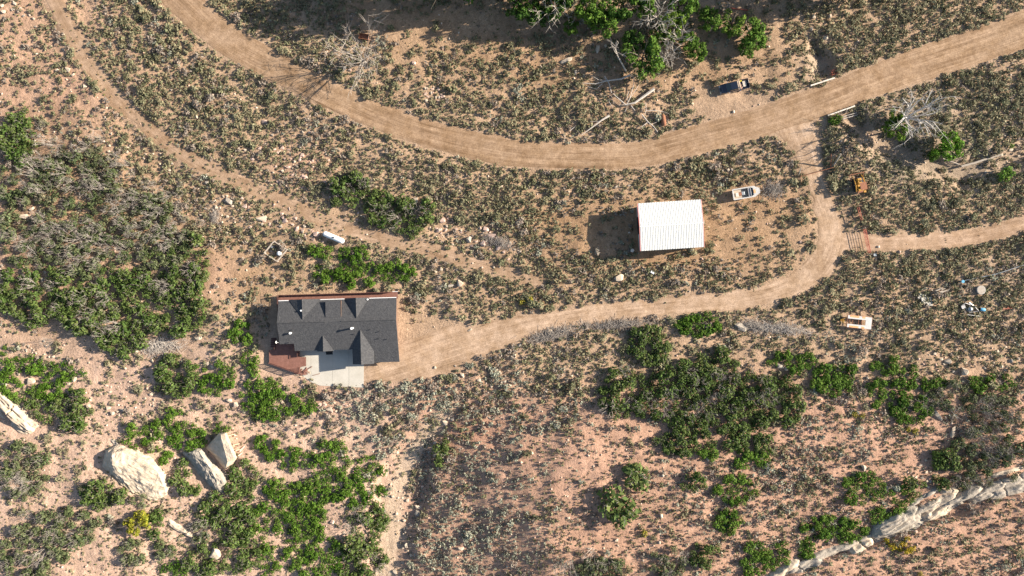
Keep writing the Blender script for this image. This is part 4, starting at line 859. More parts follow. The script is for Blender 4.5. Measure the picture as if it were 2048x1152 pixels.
def ledge(u, v, L, wd, hgt, ang, seed, m, label, steps=5, name='ledge_rock', cat='rock ledge'):
    """bedded outcrop: stepped face on one side, top dipping back into the slope"""
    nx_, ny_ = max(24,int(L/1.6)), max(14,int(wd/1.6)); xs = np.linspace(-1,1,nx_); ys = np.linspace(-1,1,ny_); X, Y = np.meshgrid(xs,ys); X = X.ravel(); Y = Y.ravel(); lx, ly = X*L/20, Y*wd/20
    r = np.random.default_rng(seed); wv = fbm(lx*.5+seed*3.1, ly*.9, seed, 3); y2 = Y+.5*fbm(lx*.22+seed*3.1, ly*.6, seed, 4); x2 = X+.18*fbm(lx*.8, ly*.8+seed, seed+4, 3)
    env = (1-np.clip(np.abs(x2),0,1)**5)*np.minimum(sst(1.0,.45,y2), sst(-1.05,.25,y2)*1.05)
    t = env*steps; env = (np.floor(t)+sst(.0,.45,t-np.floor(t)))/steps*.75+env*.25
    if seed % 2: cx = r.uniform(-.6,.6); env *= 1-.7*np.exp(-((X-cx+.35*Y*r.uniform(-1,1)+.12*wv)/(1.1/L*1.6))**2)
    env *= np.clip(.85+.8*fbm(lx*.12+seed, ly*1.1, seed+6, 3),.2,1.1); gr = np.abs((ly*2.3+.10*lx+.30*fbm(lx*.4,ly,seed+2,2))%1-.5)*2; env *= 1-.28*(1-sst(.0,.4,gr))*sst(.08,.3,env)
    z = env*hgt+.10*fbm(lx*1.6,ly*3.5,seed+8,3)*env-.35*(env < .03)-.2
    Vv = np.stack([lx,ly,z],1); idx = np.arange(nx_*ny_).reshape(ny_,nx_); Ff = np.stack([idx[:-1,:-1].ravel(),idx[:-1,1:].ravel(),idx[1:,1:].ravel(),idx[1:,:-1].ravel()],1)
    c0 = W(u,v); ca, sa = math.cos(R(ang)), math.sin(R(ang)); uu_ = u+(Vv[:,0]*ca-Vv[:,1]*sa)*10; vv_2 = v-(Vv[:,0]*sa+Vv[:,1]*ca)*10; Vv[:,2] += np.minimum(Z(uu_,vv_2),c0.z+.6)-c0.z
    me = np_mesh(name, Vv, Ff); me.materials.append(m); o = link(name, me); o.location = c0; o.rotation_euler = (0,0,R(ang)); tag(o,label,cat); exc_rect(u,v,L/2*.75,wd/2*.6,-R(ang)); return o
ledge(362,1058,64,16,.7,-34,31,M['rock'],'narrow sandstone ledge on the pink slope below the juniper',3)
ledge(26,828,120,50,1.8,-38,33,M['rock'],'pale sandstone ledge at the edge of the oak patch',3)
ledge(235,893,0.1+40,16,.5,-40,34,M['rockgrey'],'thin grey lip of rock above the domed boulder',2)
hull_rock([(1466,648),(1480,645),(1496,655),(1489,664),(1478,660)],[(1474,651,.7),(1490,657,.5)],M['rockgrey'],'pale triangular slab of rock on the driveway bank',.03,35,cuts=1)
LEDGE = [(1572,1146,90,36,1.6,26,'rock'),(1612,1124,90,34,1.4,24,'rockgrey'),(1665,1102,104,40,1.6,22,'rockgrey'),(1724,1082,56,38,1.8,24,'rock'),(1786,1054,104,56,2.5,26,'rock'),(1838,1036,100,48,2.1,24,'rock'),(1878,1012,110,56,2.1,27,'rockgrey'),(1850,1000,70,22,1.3,30,'rockgrey'),(1928,1002,100,50,2.2,22,'rock'),(1898,983,40,26,1.4,10,'rock'),(1972,988,84,46,2.1,20,'rock'),(2024,970,110,56,2.3,18,'rock'),(2020,946,90,20,1.2,22,'rock'),(2075,955,80,46,2.2,15,'rock')]
LW = ['end slab where the ledge sinks into the slope','grey slab next to the ledge end','long grey slab beside the oak clumps','pointed block beside the dark crack','thick block with a dark crack at its side','broad slab above the yellow flowering brush','dark layered slab in the middle','thin layered lip under the middle slab','cream slab with layered flanks','small knob of rock behind the cream slab','smooth cream block by the grey oaks','broad white block under the grey oak thicket','thin upper shelf behind the broad white block','farthest block of the ledge']
for k,(u,v,L,wd,h,a,m_) in enumerate(LEDGE): ledge(u+r2.normal()*3,v+r2.normal()*5,L*r2.uniform(.9,1.1),wd*r2.uniform(.65,.9),h*r2.uniform(.5,.8),a+r2.normal()*3,60+k,M['rockgrey' if k%3 else 'rock'],'sandstone ledge, '+LW[k],5)

# ================================================================== LEAF AND TWIG PROTOTYPES
def leaves(r, lobes, n, size, up=.35, aspect=1.5, inner=.6, rnd=.38):
    """n small leaf-spray quads spread through a set of lobes (x,y,z,r)"""
    lb = np.array(lobes); wgt = lb[:,3]**2; k = r.choice(len(lb), n, p=wgt/wgt.sum())
    d = r.normal(size=(n,3)); d[:,2] += up; d /= np.linalg.norm(d,axis=1)[:,None]
    rad = lb[k,3]*(inner+(1-inner)*r.random(n)**.6); c = lb[k,:3]+d*rad[:,None]*np.array((1,1,.85)); c[:,2] = np.maximum(c[:,2],.03)
    nrm = d+np.array((0,0,.15))+r.normal(size=(n,3))*rnd; nrm /= np.linalg.norm(nrm,axis=1)[:,None]
    t = np.cross(nrm, r.normal(size=(n,3))); t /= np.linalg.norm(t,axis=1)[:,None]; b = np.cross(nrm,t)
    s = size*(.6+.8*r.random(n))[:,None]; t = t*s*aspect*.5; b = b*s*.5
    V = np.stack([c-t*.9, c-b*.8+t*.1, c+t, c+b*.8-t*.1],1).reshape(-1,3)
    return V, np.arange(4*n).reshape(n,4)
def bush_lobes(r, n, rad, h, lr=.45):
    out = []
    for k in range(n):
        a = 2*math.pi*(k+r.random())/n; q = rad*(.35+.4*r.random()) if k else 0
        out.append((q*math.cos(a), q*math.sin(a), h*(.35+.3*r.random()), rad*lr*(.75+.5*r.random())))
    return out
SAGE = []                                     # light prototypes for ground cover, richer ones for single bushes
for k in range(8):
    r = np.random.default_rng(200+k); lb = bush_lobes(r, 6+k%3, 1.0, .95); SAGE.append(leaves(r, lb, 36, .46, .5, 1.4, .75))
SAGES = [leaves(np.random.default_rng(280+k), bush_lobes(np.random.default_rng(290+k),5,1.0,.95), 17, .62, .5, 1.35, .75) for k in range(8)]
SAGE2 = []
for k in range(8):
    r = np.random.default_rng(230+k+(40 if k == 5 else 0)); lb = bush_lobes(r, 8, .95, .95, .47); SAGE2.append(leaves(r, lb, 130, .27, .5, 1.4, .7))
TUFT = [leaves(np.random.default_rng(260+k), [(0,0,.4,.6),(.4,.1,.3,.4)], 6, .75, .6) for k in range(5)]
OAK = []
for k in range(7):
    r = np.random.default_rng(300+k); lb = bush_lobes(r, 9+k%3, 1.0, 1.0, .42); OAK.append(leaves(r, lb, 320, .21, .4))
CROWN = []
for k in range(5):
    r = np.random.default_rng(330+k); lb = []
    for j in range(20):
        a = r.uniform(0,6.28); q = math.sqrt(r.random())*.80; lb.append((q*math.cos(a),q*math.sin(a),.12+.70*r.random()*(1-.6*q),.17+.15*r.random()))
    CROWN.append(leaves(r, lb, 2000, .095, .3, 1.5, .35, .5))
def twigs(seed, nst, spread, h, rad, nt_=3, curve=.35, one=False, rise=1.0):
    r = np.random.default_rng(seed); mb = MB()
    for k in range(nst):
        a = 2*math.pi*(k+.7*r.random())/nst; q = spread*(.35+.65*r.random()); hh = h*(.55+.5*r.random())*rise
        tip = Vector((q*math.cos(a), q*math.sin(a), hh)); base_ = Vector((.12*math.cos(a),.12*math.sin(a),-.05))
        mid = base_*.45+tip*.55+Vector((r.normal()*.12,r.normal()*.12,h*curve*.3))
        mb.tube([base_,mid,tip],[rad,rad*.7,rad*.25],3)
        for j in range(nt_):
            f = .35+.55*r.random(); s0 = mid*(1-f)+tip*f if f > .4 else base_*.3+mid*.7
            e = s0+Vector((r.normal()*.28,r.normal()*.28,.18+.3*r.random()))*spread*.7; mb.tube([s0,(s0+e)/2+Vector((r.normal()*.05,r.normal()*.05,.03)),e],[rad*.55,rad*.4,rad*.15],3)
    return mb
OAKTW = [twigs(400+k, 6, .8, 1.0, .013, 2) for k in range(4)]
GREYTW = [twigs(420+k, 7, .85, 1.2, .016, 3) for k in range(5)]
YTW = [twigs(430+k, 10, .75, 1.5, .012, 4) for k in range(5)]
DEADTW = [twigs(440+k, 11, .85, 1.35, .015, 7) for k in range(6)]

def col_mesh(name, VF, seed, var=.22, m='foliage'):
    V, F = VF; r = np.random.default_rng(seed); c = np.clip(1+var*r.normal(size=(len(F),1)),.45,1.6)*np.ones((1,3)); c[:,0] *= 1+.08*r.normal(size=len(F)); me = np_mesh(name, V, F, c); me.materials.append(M[m]); return me
SAGE2M = [col_mesh('sagebrush', q, 500+i) for i, q in enumerate(SAGE2)]
OAKM = [col_mesh('foliage', q, 520+i) for i, q in enumerate(OAK)]
CROWNM = [col_mesh('crown', q, 540+i) for i, q in enumerate(CROWN)]
def twm(mb, name, m):
    me = mb.mesh(name); me.materials.append(M[m]); return me
OAKTWM = [twm(q,'stems','twig') for q in OAKTW]; GREYTWM = [twm(q,'stems','twig') for q in GREYTW]; YTWM = [twm(q,'stems','twig') for q in YTW]; DEADTWM = [twm(q,'dead_shrub','twig') for q in DEADTW]

_EX = {}
def _index():
    _EX.clear()
    for q in EXC:
        m_ = max(q[2],q[3])+25
        for i in range(int((q[0]-m_)//50), int((q[0]+m_)//50)+1):
            for j in range(int((q[1]-m_)//50), int((q[1]+m_)//50)+1): _EX.setdefault((i,j),[]).append(q)
    _EX['n'] = len(EXC)
def blocked(u, v, pad=3.0):
    if _EX.get('n') != len(EXC): _index()
    for (a,b,l,w_,c,s) in _EX.get((int(u//50),int(v//50)),()):
        du, dv = u-a, v-b
        if abs(du*c+dv*s) < l+pad and abs(-du*s+dv*c) < w_+pad: return True
    return False
class Occ:
    def __init__(s, cell=20): s.c = cell; s.d = {}
    def near(s, u, v):
        i, j = int(u//s.c), int(v//s.c)
        for a in (-1,0,1):
            for b in (-1,0,1):
                for q in s.d.get((i+a,j+b),()): yield q
    def ok(s, u, v, r, f):
        for (a,b,rr) in s.near(u,v):
            if (a-u)**2+(b-v)**2 < (f*(r+rr))**2: return False
        return True
    def put(s, u, v, r): s.d.setdefault((int(u//s.c),int(v//s.c)),[]).append((u,v,r))

# ================================================================== OAK PATCHES (boxes of ellipses, px)
PATCH = """0,215,70,330,d 0,300,120,420,y 90,300,230,420,y 200,380,345,470,y 0,400,150,540,y 100,420,260,560,y 240,440,380,540,y 0,520,140,650,d 120,520,280,680,d 260,500,415,600,d 280,570,410,672,d 190,620,300,712,d 60,560,160,640,d 330,470,415,560,d
5,708,92,745,g 5,725,40,800,g 50,740,150,800,g 85,728,165,760,g 20,780,130,850,d 100,780,185,850,d 0,690,12,720,g
305,712,395,792,d 380,722,470,790,g 462,642,500,692,g 482,702,515,736,g 480,738,560,835,g 500,780,578,846,g 580,785,632,830,g 332,820,372,870,g 345,850,410,900,g 248,846,296,896,g 298,850,322,888,g 298,896,338,924,g 420,850,455,870,g 340,918,408,988,d
462,925,520,1000,d 405,988,505,1070,d 380,1025,430,1090,y 375,1096,450,1152,d 325,1126,385,1152,g 425,1060,520,1152,d 0,885,92,1005,y 158,962,242,1012,d 260,980,300,1040,y 285,1020,322,1072,d 70,1012,198,1092,y 0,1050,112,1160,y 97,1094,134,1126,y 242,1074,290,1128,y 310,1078,350,1132,y
620,878,702,968,g 697,912,768,962,g 532,958,615,1010,g 650,958,765,1008,g 542,1005,652,1070,g 700,1008,773,1080,d 562,1062,690,1156,g 640,1080,770,1156,d 512,874,556,916,g 558,896,614,942,g 508,1085,556,1156,g 508,1010,540,1090,g 600,960,660,1010,g
1256,652,1340,728,d 1358,624,1436,676,g 1198,738,1300,838,d 1290,745,1340,836,d 1318,722,1428,800,d 1330,790,1430,866,d 1380,708,1480,790,d 1460,740,1540,820,d 1420,800,1530,870,d 1536,706,1630,742,g 1630,720,1712,792,g 1536,748,1604,850,d 1746,718,1792,748,g 1800,735,1840,756,g 1736,748,1830,820,g 1790,790,1858,848,g 1838,756,1896,778,g 1850,762,1950,828,y 1944,750,2026,780,g 1930,785,2056,868,y
1312,860,1428,908,d 1460,862,1540,900,d 1470,896,1502,942,g 1398,888,1432,928,g 1434,956,1512,1006,g 1362,944,1410,980,d 1438,1022,1480,1066,g 1300,1098,1372,1156,y 1144,1112,1264,1156,y 1380,1088,1436,1130,d 1486,1082,1540,1156,g 1684,942,1772,1012,g 1778,974,1822,1026,g 1606,1028,1698,1078,g 1666,1040,1736,1092,g 1596,1078,1626,1126,g 1536,1082,1578,1156,g 1736,1022,1786,1054,g 1816,948,1898,996,d 1854,898,1918,942,d 1892,862,2056,985,y 1500,900,1540,930,g
662,352,740,415,d 730,380,800,450,d 780,400,872,470,d 624,488,674,517,g 670,492,748,542,g 622,528,666,566,g 662,532,754,570,g 757,524,828,567,g 860,878,900,926,d 1398,50,1410,60,g"""
SINGLE = [(1271,952,31,'d',2.6),(1237,1015,40,'d',3.2),(883,900,17,'d',2.0),(1672,241,13,'g',1.6),(2012,348,15,'b',2.2),(2022,292,7,'b',1.0),(1868,312,13,'g',1.8)]
exc_rect(268,1048,22,22); exc_rect(1899,296,22,22); exc_rect(1793,250,18,22)
oc = Occ(40); oaks = []
ro = np.random.default_rng(77)
for (u,v,r_,ty,h) in SINGLE: oaks.append((u,v,r_,ty,h)); oc.put(u,v,r_)
for s in PATCH.split():
    q = s.split(','); u0,v0,u1,v1 = map(float,q[:4]); ty = q[4]; area = (u1-u0)*(v1-v0)
    for t in range(int(area/26)):
        a = ro.uniform(0,6.283); rr = math.sqrt(ro.random()); x = (u0+u1)/2+rr*math.cos(a)*(u1-u0)/2; y = (v0+v1)/2+rr*math.sin(a)*(v1-v0)/2
        r_ = ro.uniform(8,19) if ty != 'g' else ro.uniform(7,15)
        r_ = min(r_, .5*min(u1-u0,v1-v0))
        if not oc.ok(x,y,r_,.80 if ty == 'y' else .66) or blocked(x,y,r_*.5): continue
        if float(dist_poly(np.array(x),np.array(y),ROAD)) < 4 or float(dist_poly(np.array(x),np.array(y),DRIVE)) < 4: continue
        h = r_/10*(.95 if ty == 'g' else 1.25)*ro.uniform(.85,1.2); oaks.append((x,y,r_,ty,h)); oc.put(x,y,r_)
GREEN = {'g':((.058,.120,.011),(.092,.160,.020)),'d':((.068,.110,.024),(.105,.142,.040)),'y':((.092,.118,.046),(.125,.142,.068)),'b':((.11,.21,.03),(.13,.23,.035))}
def oak_col(ty):
    a, b = GREEN[ty]; t = ro.random(); return tuple(a[i]*(1-t)+b[i]*t for i in range(3))
def oakw(ty): return {'g':'leafy bright green scrub oak','d':'twiggy green scrub oak','y':'grey twigged sparse scrub oak','b':'pale bright green shrub'}[ty]
oaks.sort(key=lambda q: -(q[2] if 0 < q[0] < 2048 and 0 < q[1] < 1152 else 0))
print('oaks', len(oaks))
stV, stF, stC, n0 = [], [], [], 0; twV, twF, m0 = [], [], 0
def quads_of(mb):
    V = np.array(mb.v); F = np.array([f if len(f) == 4 else (f[0],f[1],f[2],f[2]) for f in mb.f if len(f) in (3,4)]); return V, F
for i,(u,v,r_,ty,h) in enumerate(oaks):
    p = W(u,v, h*.5); p.z -= h*.5; col = oak_col(ty); rz = ro.uniform(0,6.28); sc = (r_/10*1.05, r_/10*ro.uniform(.85,1.1), h)
    k = i % 7; tw = (OAKTWM[i%4], OAKTW[i%4]) if ty in 'gb' else ((YTWM[i%5], YTW[i%5]) if ty == 'y' else (GREYTWM[i%5], GREYTW[i%5]))
    if i < 300:
        e = empty('scrub_oak' if ty != 'b' else 'green_shrub', p, rz, f'{oakw(ty)} {zone(u,v)}', 'shrub', f'{oakw(ty)} {zone(u,v)}'); e.scale = sc
        f = bpy.data.objects.new('foliage', OAKM[k]); C.objects.link(f); f.parent = e; f.color = (*col,1)
        if ty == 'y': f.scale = (.92,.92,.80)
        s_ = bpy.data.objects.new('stems', tw[0]); C.objects.link(s_); s_.parent = e
        if ty == 'g': s_.scale = (.85,.85,.85)
    else:
        V, F = OAK[k]; c, s = math.cos(rz), math.sin(rz); X = V*np.array(sc); X = np.stack([X[:,0]*c-X[:,1]*s, X[:,0]*s+X[:,1]*c, X[:,2]],1)+np.array(p)
        sel = np.arange(0, len(F), 2 if r_ < 11 else 1)
        stV.append(X); stF.append(F[sel]+n0); n0 += len(X); stC.append(np.array(col)*np.clip(1+.22*ro.normal(size=(len(sel),1)),.5,1.6))
        if ty == 'g' and i%3 or ty != 'g' and i%2: continue
        V, F = quads_of(tw[1]); X = V*np.array(sc); X = np.stack([X[:,0]*c-X[:,1]*s, X[:,0]*s+X[:,1]*c, X[:,2]],1)+np.array(p); twV.append(X); twF.append(F+m0); m0 += len(X)
if stV:
    me = np_mesh('scrub_oak_cover', np.concatenate(stV), np.concatenate(stF), np.concatenate(stC)); me.materials.append(M['foliage'])
    o = link('scrub_oak_cover', me); stuff(o); tag(o,'low scrub oak growth filling the gaps in the oak patches','shrubs')
    twa = MB(); 
    me = bpy.data.meshes.new('stems'); VV_ = np.concatenate(twV); FF_ = np.concatenate(twF)
    me.from_pydata(VV_.tolist(), [], [f if f[2] != f[3] else f[:3] for f in FF_.tolist()]); me.update(); me.materials.append(M['twig']); t_ = link('stems', me, o); stuff(t_)

# dead grey shrubs in the burnt part of the thicket and along the hedges
DEAD = [(130,310,60,60,9),(200,370,60,40,10),(290,410,70,40,16),(330,460,50,35,12),(230,470,70,40,10),(60,350,50,40,6),(60,480,60,50,7),(150,480,50,40,7),(140,600,110,60,9),(330,560,60,40,5),(720,370,30,12,4),(800,420,40,16,5),(1290,800,60,40,6),(1400,800,70,50,8),(1500,790,50,30,5),(1240,735,20,12,3),(1215,815,14,10,2),(1960,830,60,30,8),(1980,900,50,40,9),(1890,800,30,20,4),(1930,960,30,14,4),(1190,1130,50,14,4),(1330,1125,25,16,3),(50,950,40,30,3),(110,1050,50,30,4),(60,1110,40,25,3),(410,1060,20,20,3),(720,1040,20,25,3),(740,1120,25,20,3)]
dk = Occ(30); di = 0
for (cu,cv,su,sv,n) in DEAD:
    for t in range(n*6):
        if n <= 0: break
        u, v = cu+ro.normal()*su*.5, cv+ro.normal()*sv*.5; r_ = ro.uniform(14,27)
        if not dk.ok(u,v,r_,.5) or u < -10 or v > 1160 or blocked(u,v,8): continue
        dk.put(u,v,r_); n -= 1; h = r_/10*ro.uniform(1.0,1.5); p = W(u,v,h*.5); p.z -= h*.5
        o = bpy.data.objects.new('dead_shrub', DEADTWM[di%6]); C.objects.link(o); o.location = p; o.scale = (r_/10,r_/10,h); o.rotation_euler = (ro.normal()*.1,.25+ro.normal()*.1,ro.uniform(0,6.28)); di += 1
        tag(o, f'bare grey dead oak stems {zone(u,v)}', 'dead shrub', f'bare dead oaks {zone(u,v)}')
print('dead', di)

# brush piles
def brush_pile(u, v, a, b_, ang, n, label, m='twig', hgt=.8, rad=.03):
    e = MB(); r = np.random.default_rng(int(u+v)); ca, sa = math.cos(R(ang)), math.sin(R(ang))
    base_ = W(u,v)
    for k in range(n):
        x, y = r.normal()*a*.42, r.normal()*b_*.42; uu_, vv__ = u+x*ca-y*sa, v+x*sa+y*ca; q = W(uu_,vv__)-base_; L = r.uniform(.9,2.2); th = r.uniform(0,6.28)
        z0 = q.z+.1+hgt*r.random()*max(.2,1-math.hypot(x/a,y/b_)); d = Vector((math.cos(th),math.sin(th),r.normal()*.25))*L*.5; c = Vector((q.x,q.y,z0))
        e.tube([c-d,c+Vector((r.normal()*.1,r.normal()*.1,.05)),c+d],[rad,rad*.8,rad*.35],3)
        if k%2: e.tube([c,c+d*.4+Vector((r.normal()*.3,r.normal()*.3,.25))],[rad*.6,rad*.2],3)
    o = e.build('brush_pile', M[m], loc=base_); stuff(o); tag(o,label,'brush pile'); exc_rect(u,v,a*.7,b_*.7,R(ang))
brush_pile(322,692,56,20,-6,420,'pile of cut grey branches below the big oak thicket','deadwood'); brush_pile(432,432,14,18,0,110,'dark pile of cut branches beside the pale rocks')
brush_pile(1105,668,62,14,-16,420,'long windrow of grey brush on the driveway bank'); brush_pile(1240,648,90,10,-4,380,'thin windrow of grey brush under the driveway edge'); brush_pile(1560,655,90,13,8,460,'windrow of grey brush between rock slab and flatbed trailer','deadwood')
brush_pile(1000,485,40,14,20,200,'low pile of dead branches among the pink boulders'); brush_pile(1545,378,26,20,-10,240,'grey brush heap in front of the derelict boat'); brush_pile(1505,652,30,14,10,160,'grey brush beside the triangular rock slab')

# ================================================================== TREES
def limb(mb, p, d, L, rad, depth, r, sides=5, droop=0.0, wig=.25):
    n = 4; pts = [p]; rr = [rad]; q = p.copy(); dd = d.normalized()
    for k in range(n):
        dd = (dd+Vector((r.normal(),r.normal(),r.normal()*.7-droop))*wig*.45).normalized(); q = q+dd*L/n; pts.append(q.copy()); rr.append(rad*(1-.72*(k+1)/n))
    mb.tube(pts, rr, sides)
    if depth > 0:
        for k in range(3+int(r.random()*2.5)):
            f = .3+.7*r.random(); i = min(int(f*n),n-1); s = pts[i]+(pts[i+1]-pts[i])*(f*n-i); ax = Vector((r.normal(),r.normal(),r.normal()*.6)); nd = (dd*1.0+ax*.75).normalized()
            limb(mb, s, nd, L*(.42+.25*r.random()), max(.035,rr[i]*.6), depth-1, r, 4 if depth > 1 else 3, droop, wig)
def dead_tree(u, v, hgt, n, spread, seed, label, lean=(0,0), depth=2, rad=.30, trunk=.35, m='deadwood', name='dead_tree', tilt=.8):
    r = np.random.default_rng(seed); e = empty(name, W(u,v), 0, label, 'tree'); tz = hgt*trunk
    top = Vector((lean[0]*tz,lean[1]*tz,tz)); MB().tube([(0,0,-.4),(0,0,.15),top*.5+Vector((.08,0,0)),top],[rad*1.5,rad*1.15,rad,rad*.85],9).build('trunk', M[m], e)
    for k in range(n):
        a = 2*math.pi*(k+.6*r.random())/n; zz = tz*(.75+.25*r.random()); d = Vector((math.cos(a)*spread+lean[0],math.sin(a)*spread+lean[1],tilt+.5*r.random())); L = (hgt-zz)*(.8+.45*r.random())
        mb = MB(); limb(mb, top*(zz/tz), d, L, rad*(.4+.25*r.random()), depth, r); mb.build('branch', M[m], e)
    return e
dead_tree(733,126,8.0,17,.8,5,'standing bleached dead tree above the road bend, its branches fanned out',(-.12,-.06),2,.17,.22,'twig')
dead_tree(1790,245,8.8,10,.9,12,'large white dead tree spreading over the wash',(.10,.02),2,.42,.40,'whitewood',tilt=.55)
dead_tree(1252,143,6.0,3,.30,21,'leaning bare snag at the foot of the grove',(-.65,.55),2,.16,.55)
for k,(u,v,h,s) in enumerate(((1102,36,7.0,31),(1308,44,7.5,32),(1336,86,6.0,33),(1326,120,5.0,34),(1165,42,4.5,35))): dead_tree(u,v,h,8,.55,s,['pale dead tree at the shaded edge of the grove','bleached dead tree in the middle of the grove','bleached dead tree between the two lower green crowns','low dead tree beside the leaning snag','small dead tree under the dark grove crowns'][k],(0,0),2,.14,.35)
def tree(u, v, rad, hgt, col, seed, label, ch=None, name='tree', fill=None):
    """u, v: where the crown shows; base stands below it"""
    r = np.random.default_rng(seed); rad *= 1.18 if name == 'tree' else 1.05; zc = hgt*.62; p = W(u,v,zc); p.z -= zc; e = empty(name, p, r.uniform(0,6.28), label, 'tree')
    tb_ = .12 if name == 'tree' else .06
    mb = MB(); mb.tube([(0,0,-.4),(.05,0,hgt*.2),(-.05,.05,hgt*.45)],[.05*rad+.08,.045*rad+.05,.03*rad+.03],7)
    for k in range(6):
        a = k*1.05+r.random(); limb(mb, Vector((0,0,hgt*(.22+.2*r.random()))), Vector((math.cos(a),math.sin(a),.7+.5*r.random())), rad*1.0, .03*rad+.02, 1, r, 4)
    mb.build('trunk', M['bark'], e)
    ch = ch or hgt*(.72 if hgt < 10 else .86); c = bpy.data.objects.new('crown', CROWNM[seed%5]); C.objects.link(c); c.parent = e; c.location = (0,0,hgt-ch*.98); c.scale = (rad*1.12,rad*1.12,ch); c.color = (*col,1)
    return e
DG, MG, LG = (.055,.110,.018), (.088,.160,.022), (.125,.195,.028)
GROVE = [(1071,28,2.1,7,DG,'dark green tree at the shaded end of the grove'),(1140,52,1.4,4.5,MG,'narrow green tree standing clear of the dark grove'),(1182,14,2.8,8,MG,'broad green tree over the shaded clearing'),(1208,48,2.5,6.5,MG,'rounded green tree in front of the broad one'),(1240,12,2.4,8,DG,'dark tree in the thick of the grove'),(1288,10,2.4,7.5,MG,'green tree behind the bleached dead tree'),(1362,6,2.8,6.5,MG,'wide green tree at the far sunlit end of the grove'),(1344,52,2.3,6,LG,'yellowish green tree between the two dead crowns'),(1268,80,1.9,5,DG,'small dark tree below the pale boulder'),(1288,112,3.4,6.5,MG,'full green tree at the lower tip of the grove'),(1318,70,1.8,5,MG,'half bare green tree by the bleached dead tree'),(1382,82,1.7,4,MG,'small bushy tree beside the lower dead crowns'),(1394,104,1.8,3.6,MG,'low bushy tree nearest the pickup clearing'),(1420,38,2.1,4.8,MG,'round tree set apart near the red pole'),(1466,44,2.2,4.5,LG,'round light green tree under the red pole'),(1506,68,2.8,5,MG,'bushy tree at the edge of the pickup clearing'),(1495,92,1.8,3.2,MG,'low skirt of the bushy tree by the pickup clearing'),(1112,8,2.6,8,DG,'dark tree behind the pale dead tree'),(1040,2,2.6,8.5,DG,'dark tree over the shaded clearing edge')]
for k,(u,v,r_,h,c,lb) in enumerate(GROVE): tree(u,v,r_,h,c,700+k,lb)
CM0 = CROWNM[:]
CROWNM[:] = [col_mesh('crown', (V_, F_[::3]), 560+i) for i,(V_,F_) in enumerate(CROWN)]
for k,(u,v,r_,h) in enumerate(((1020,-72,4.6,18),(945,-76,4.8,18),(870,-74,4.8,18),(795,-72,4.4,17),(720,-70,4.0,15),(1100,-72,4.6,17),(1180,-70,4.4,14),(1580,-72,4.2,14),(1660,-76,4.4,14),(1740,-76,4.4,13),(1500,-70,4.0,12))): tree(u,v,r_,h,DG,720+k,'tall cottonwood on the creek bank just above the shaded clearing')['group'] = 'creek bank cottonwoods'
CROWNM[:] = CM0
tree(1899,296,3.1,4.6,(.10,.20,.018),741,'large bright green bush on the wash bank by the old logs',3.6,'green_bush')
tree(1795,256,2.5,3.4,(.085,.150,.016),742,'green bush growing under the white dead tree',2.8,'green_bush'); tree(1792,234,1.6,2.6,(.080,.140,.016),744,'small green bush at the trunk of the white dead tree',2.0,'green_bush')
j = tree(268,1048,2.4,3.2,(.215,.215,.022),743,'yellow green round juniper on the pink slope',3.2,'juniper')

# fallen branches (polylines in px), lying on the ground
def fallen(paths, label, seed, m='deadwood', name='fallen_branch'):
    u0, v0, _ = paths[0][0][0] if False else (*paths[0][0][:2],0); b0_ = W(u0,v0); r = np.random.default_rng(seed); mb = MB()
    e = empty(name, b0_, 0, label, 'branch')
    for pts in paths:
        rad0, rad1 = pts[-1]; P_ = []
        for k,(a,b_) in enumerate(pts[:-1]):
            q = W(a,b_)-b0_; P_.append((q.x+r.normal()*.05,q.y+r.normal()*.05,q.z+.45+.15*k*r.random()))
        for (a,b_),(c_,d_) in zip(pts[:-2],pts[1:-1]): exc_rect((a+c_)/2,(b_+d_)/2,math.hypot(c_-a,d_-b_)/2,1.5,math.atan2(d_-b_,c_-a))
        n = len(P_); MB().tube(P_,[rad0+(rad1-rad0)*k/max(1,n-1) for k in range(n)],6).build('limb', M[m], e)
fallen([[(1259,152),(1242,160),(1212,164),(1190,170),(1165,168),(.22,.05)],[(1212,163),(1196,161),(1182,154),(.08,.03)],[(1205,168),(1192,180),(1174,176),(.07,.03)],[(1212,164),(1206,157),(.06,.03)]],'long fallen limb with grey twigs below the leaning snag',1)
fallen([[(1307,179),(1288,195),(1268,208),(1250,211),(1225,189),(.34,.07)],[(1252,211),(1258,200),(1266,172),(1267,156),(.09,.05)],[(1262,212),(1268,222),(.12,.06)],[(1254,204),(1270,183),(1276,172),(.07,.04)],[(1253,200),(1256,183),(.06,.04)],[(1250,225),(1256,212),(1236,212),(.07,.04)]],'forked grey trunk lying among tangled limbs',2)
fallen([[(1217,231),(1202,242),(1182,258),(1160,272),(.24,.05)],[(1200,243),(1180,245),(.05,.03)]],'tapered bleached log beside the road verge',3)
fallen([[(1283,230),(1295,245),(1306,255),(1314,266),(.14,.07)],[(1294,246),(1277,257),(.10,.05)],[(1300,250),(1312,246),(.05,.03)]],'crooked limb near the rusty barrel',4)
fallen([[(1290,222),(1310,223),(1325,224),(1336,229),(.09,.03)],[(1291,208),(1292,222),(1288,231),(.07,.04)]],'thin forked branch above the rusty barrel',5)
fallen([[(1208,155),(1217,168),(1222,188),(.12,.08)]],'short grey pole crossing the long fallen limb',6); fallen([[(1217,204),(1225,217),(.07,.04)]],'short pale stick in the brush above the tapered log',7); fallen([[(1140,262),(1151,252),(.10,.05)]],'small curved stick by the road verge',8)
fallen([[(820,305),(811,296),(.01,.01)]],'x',9) if False else None

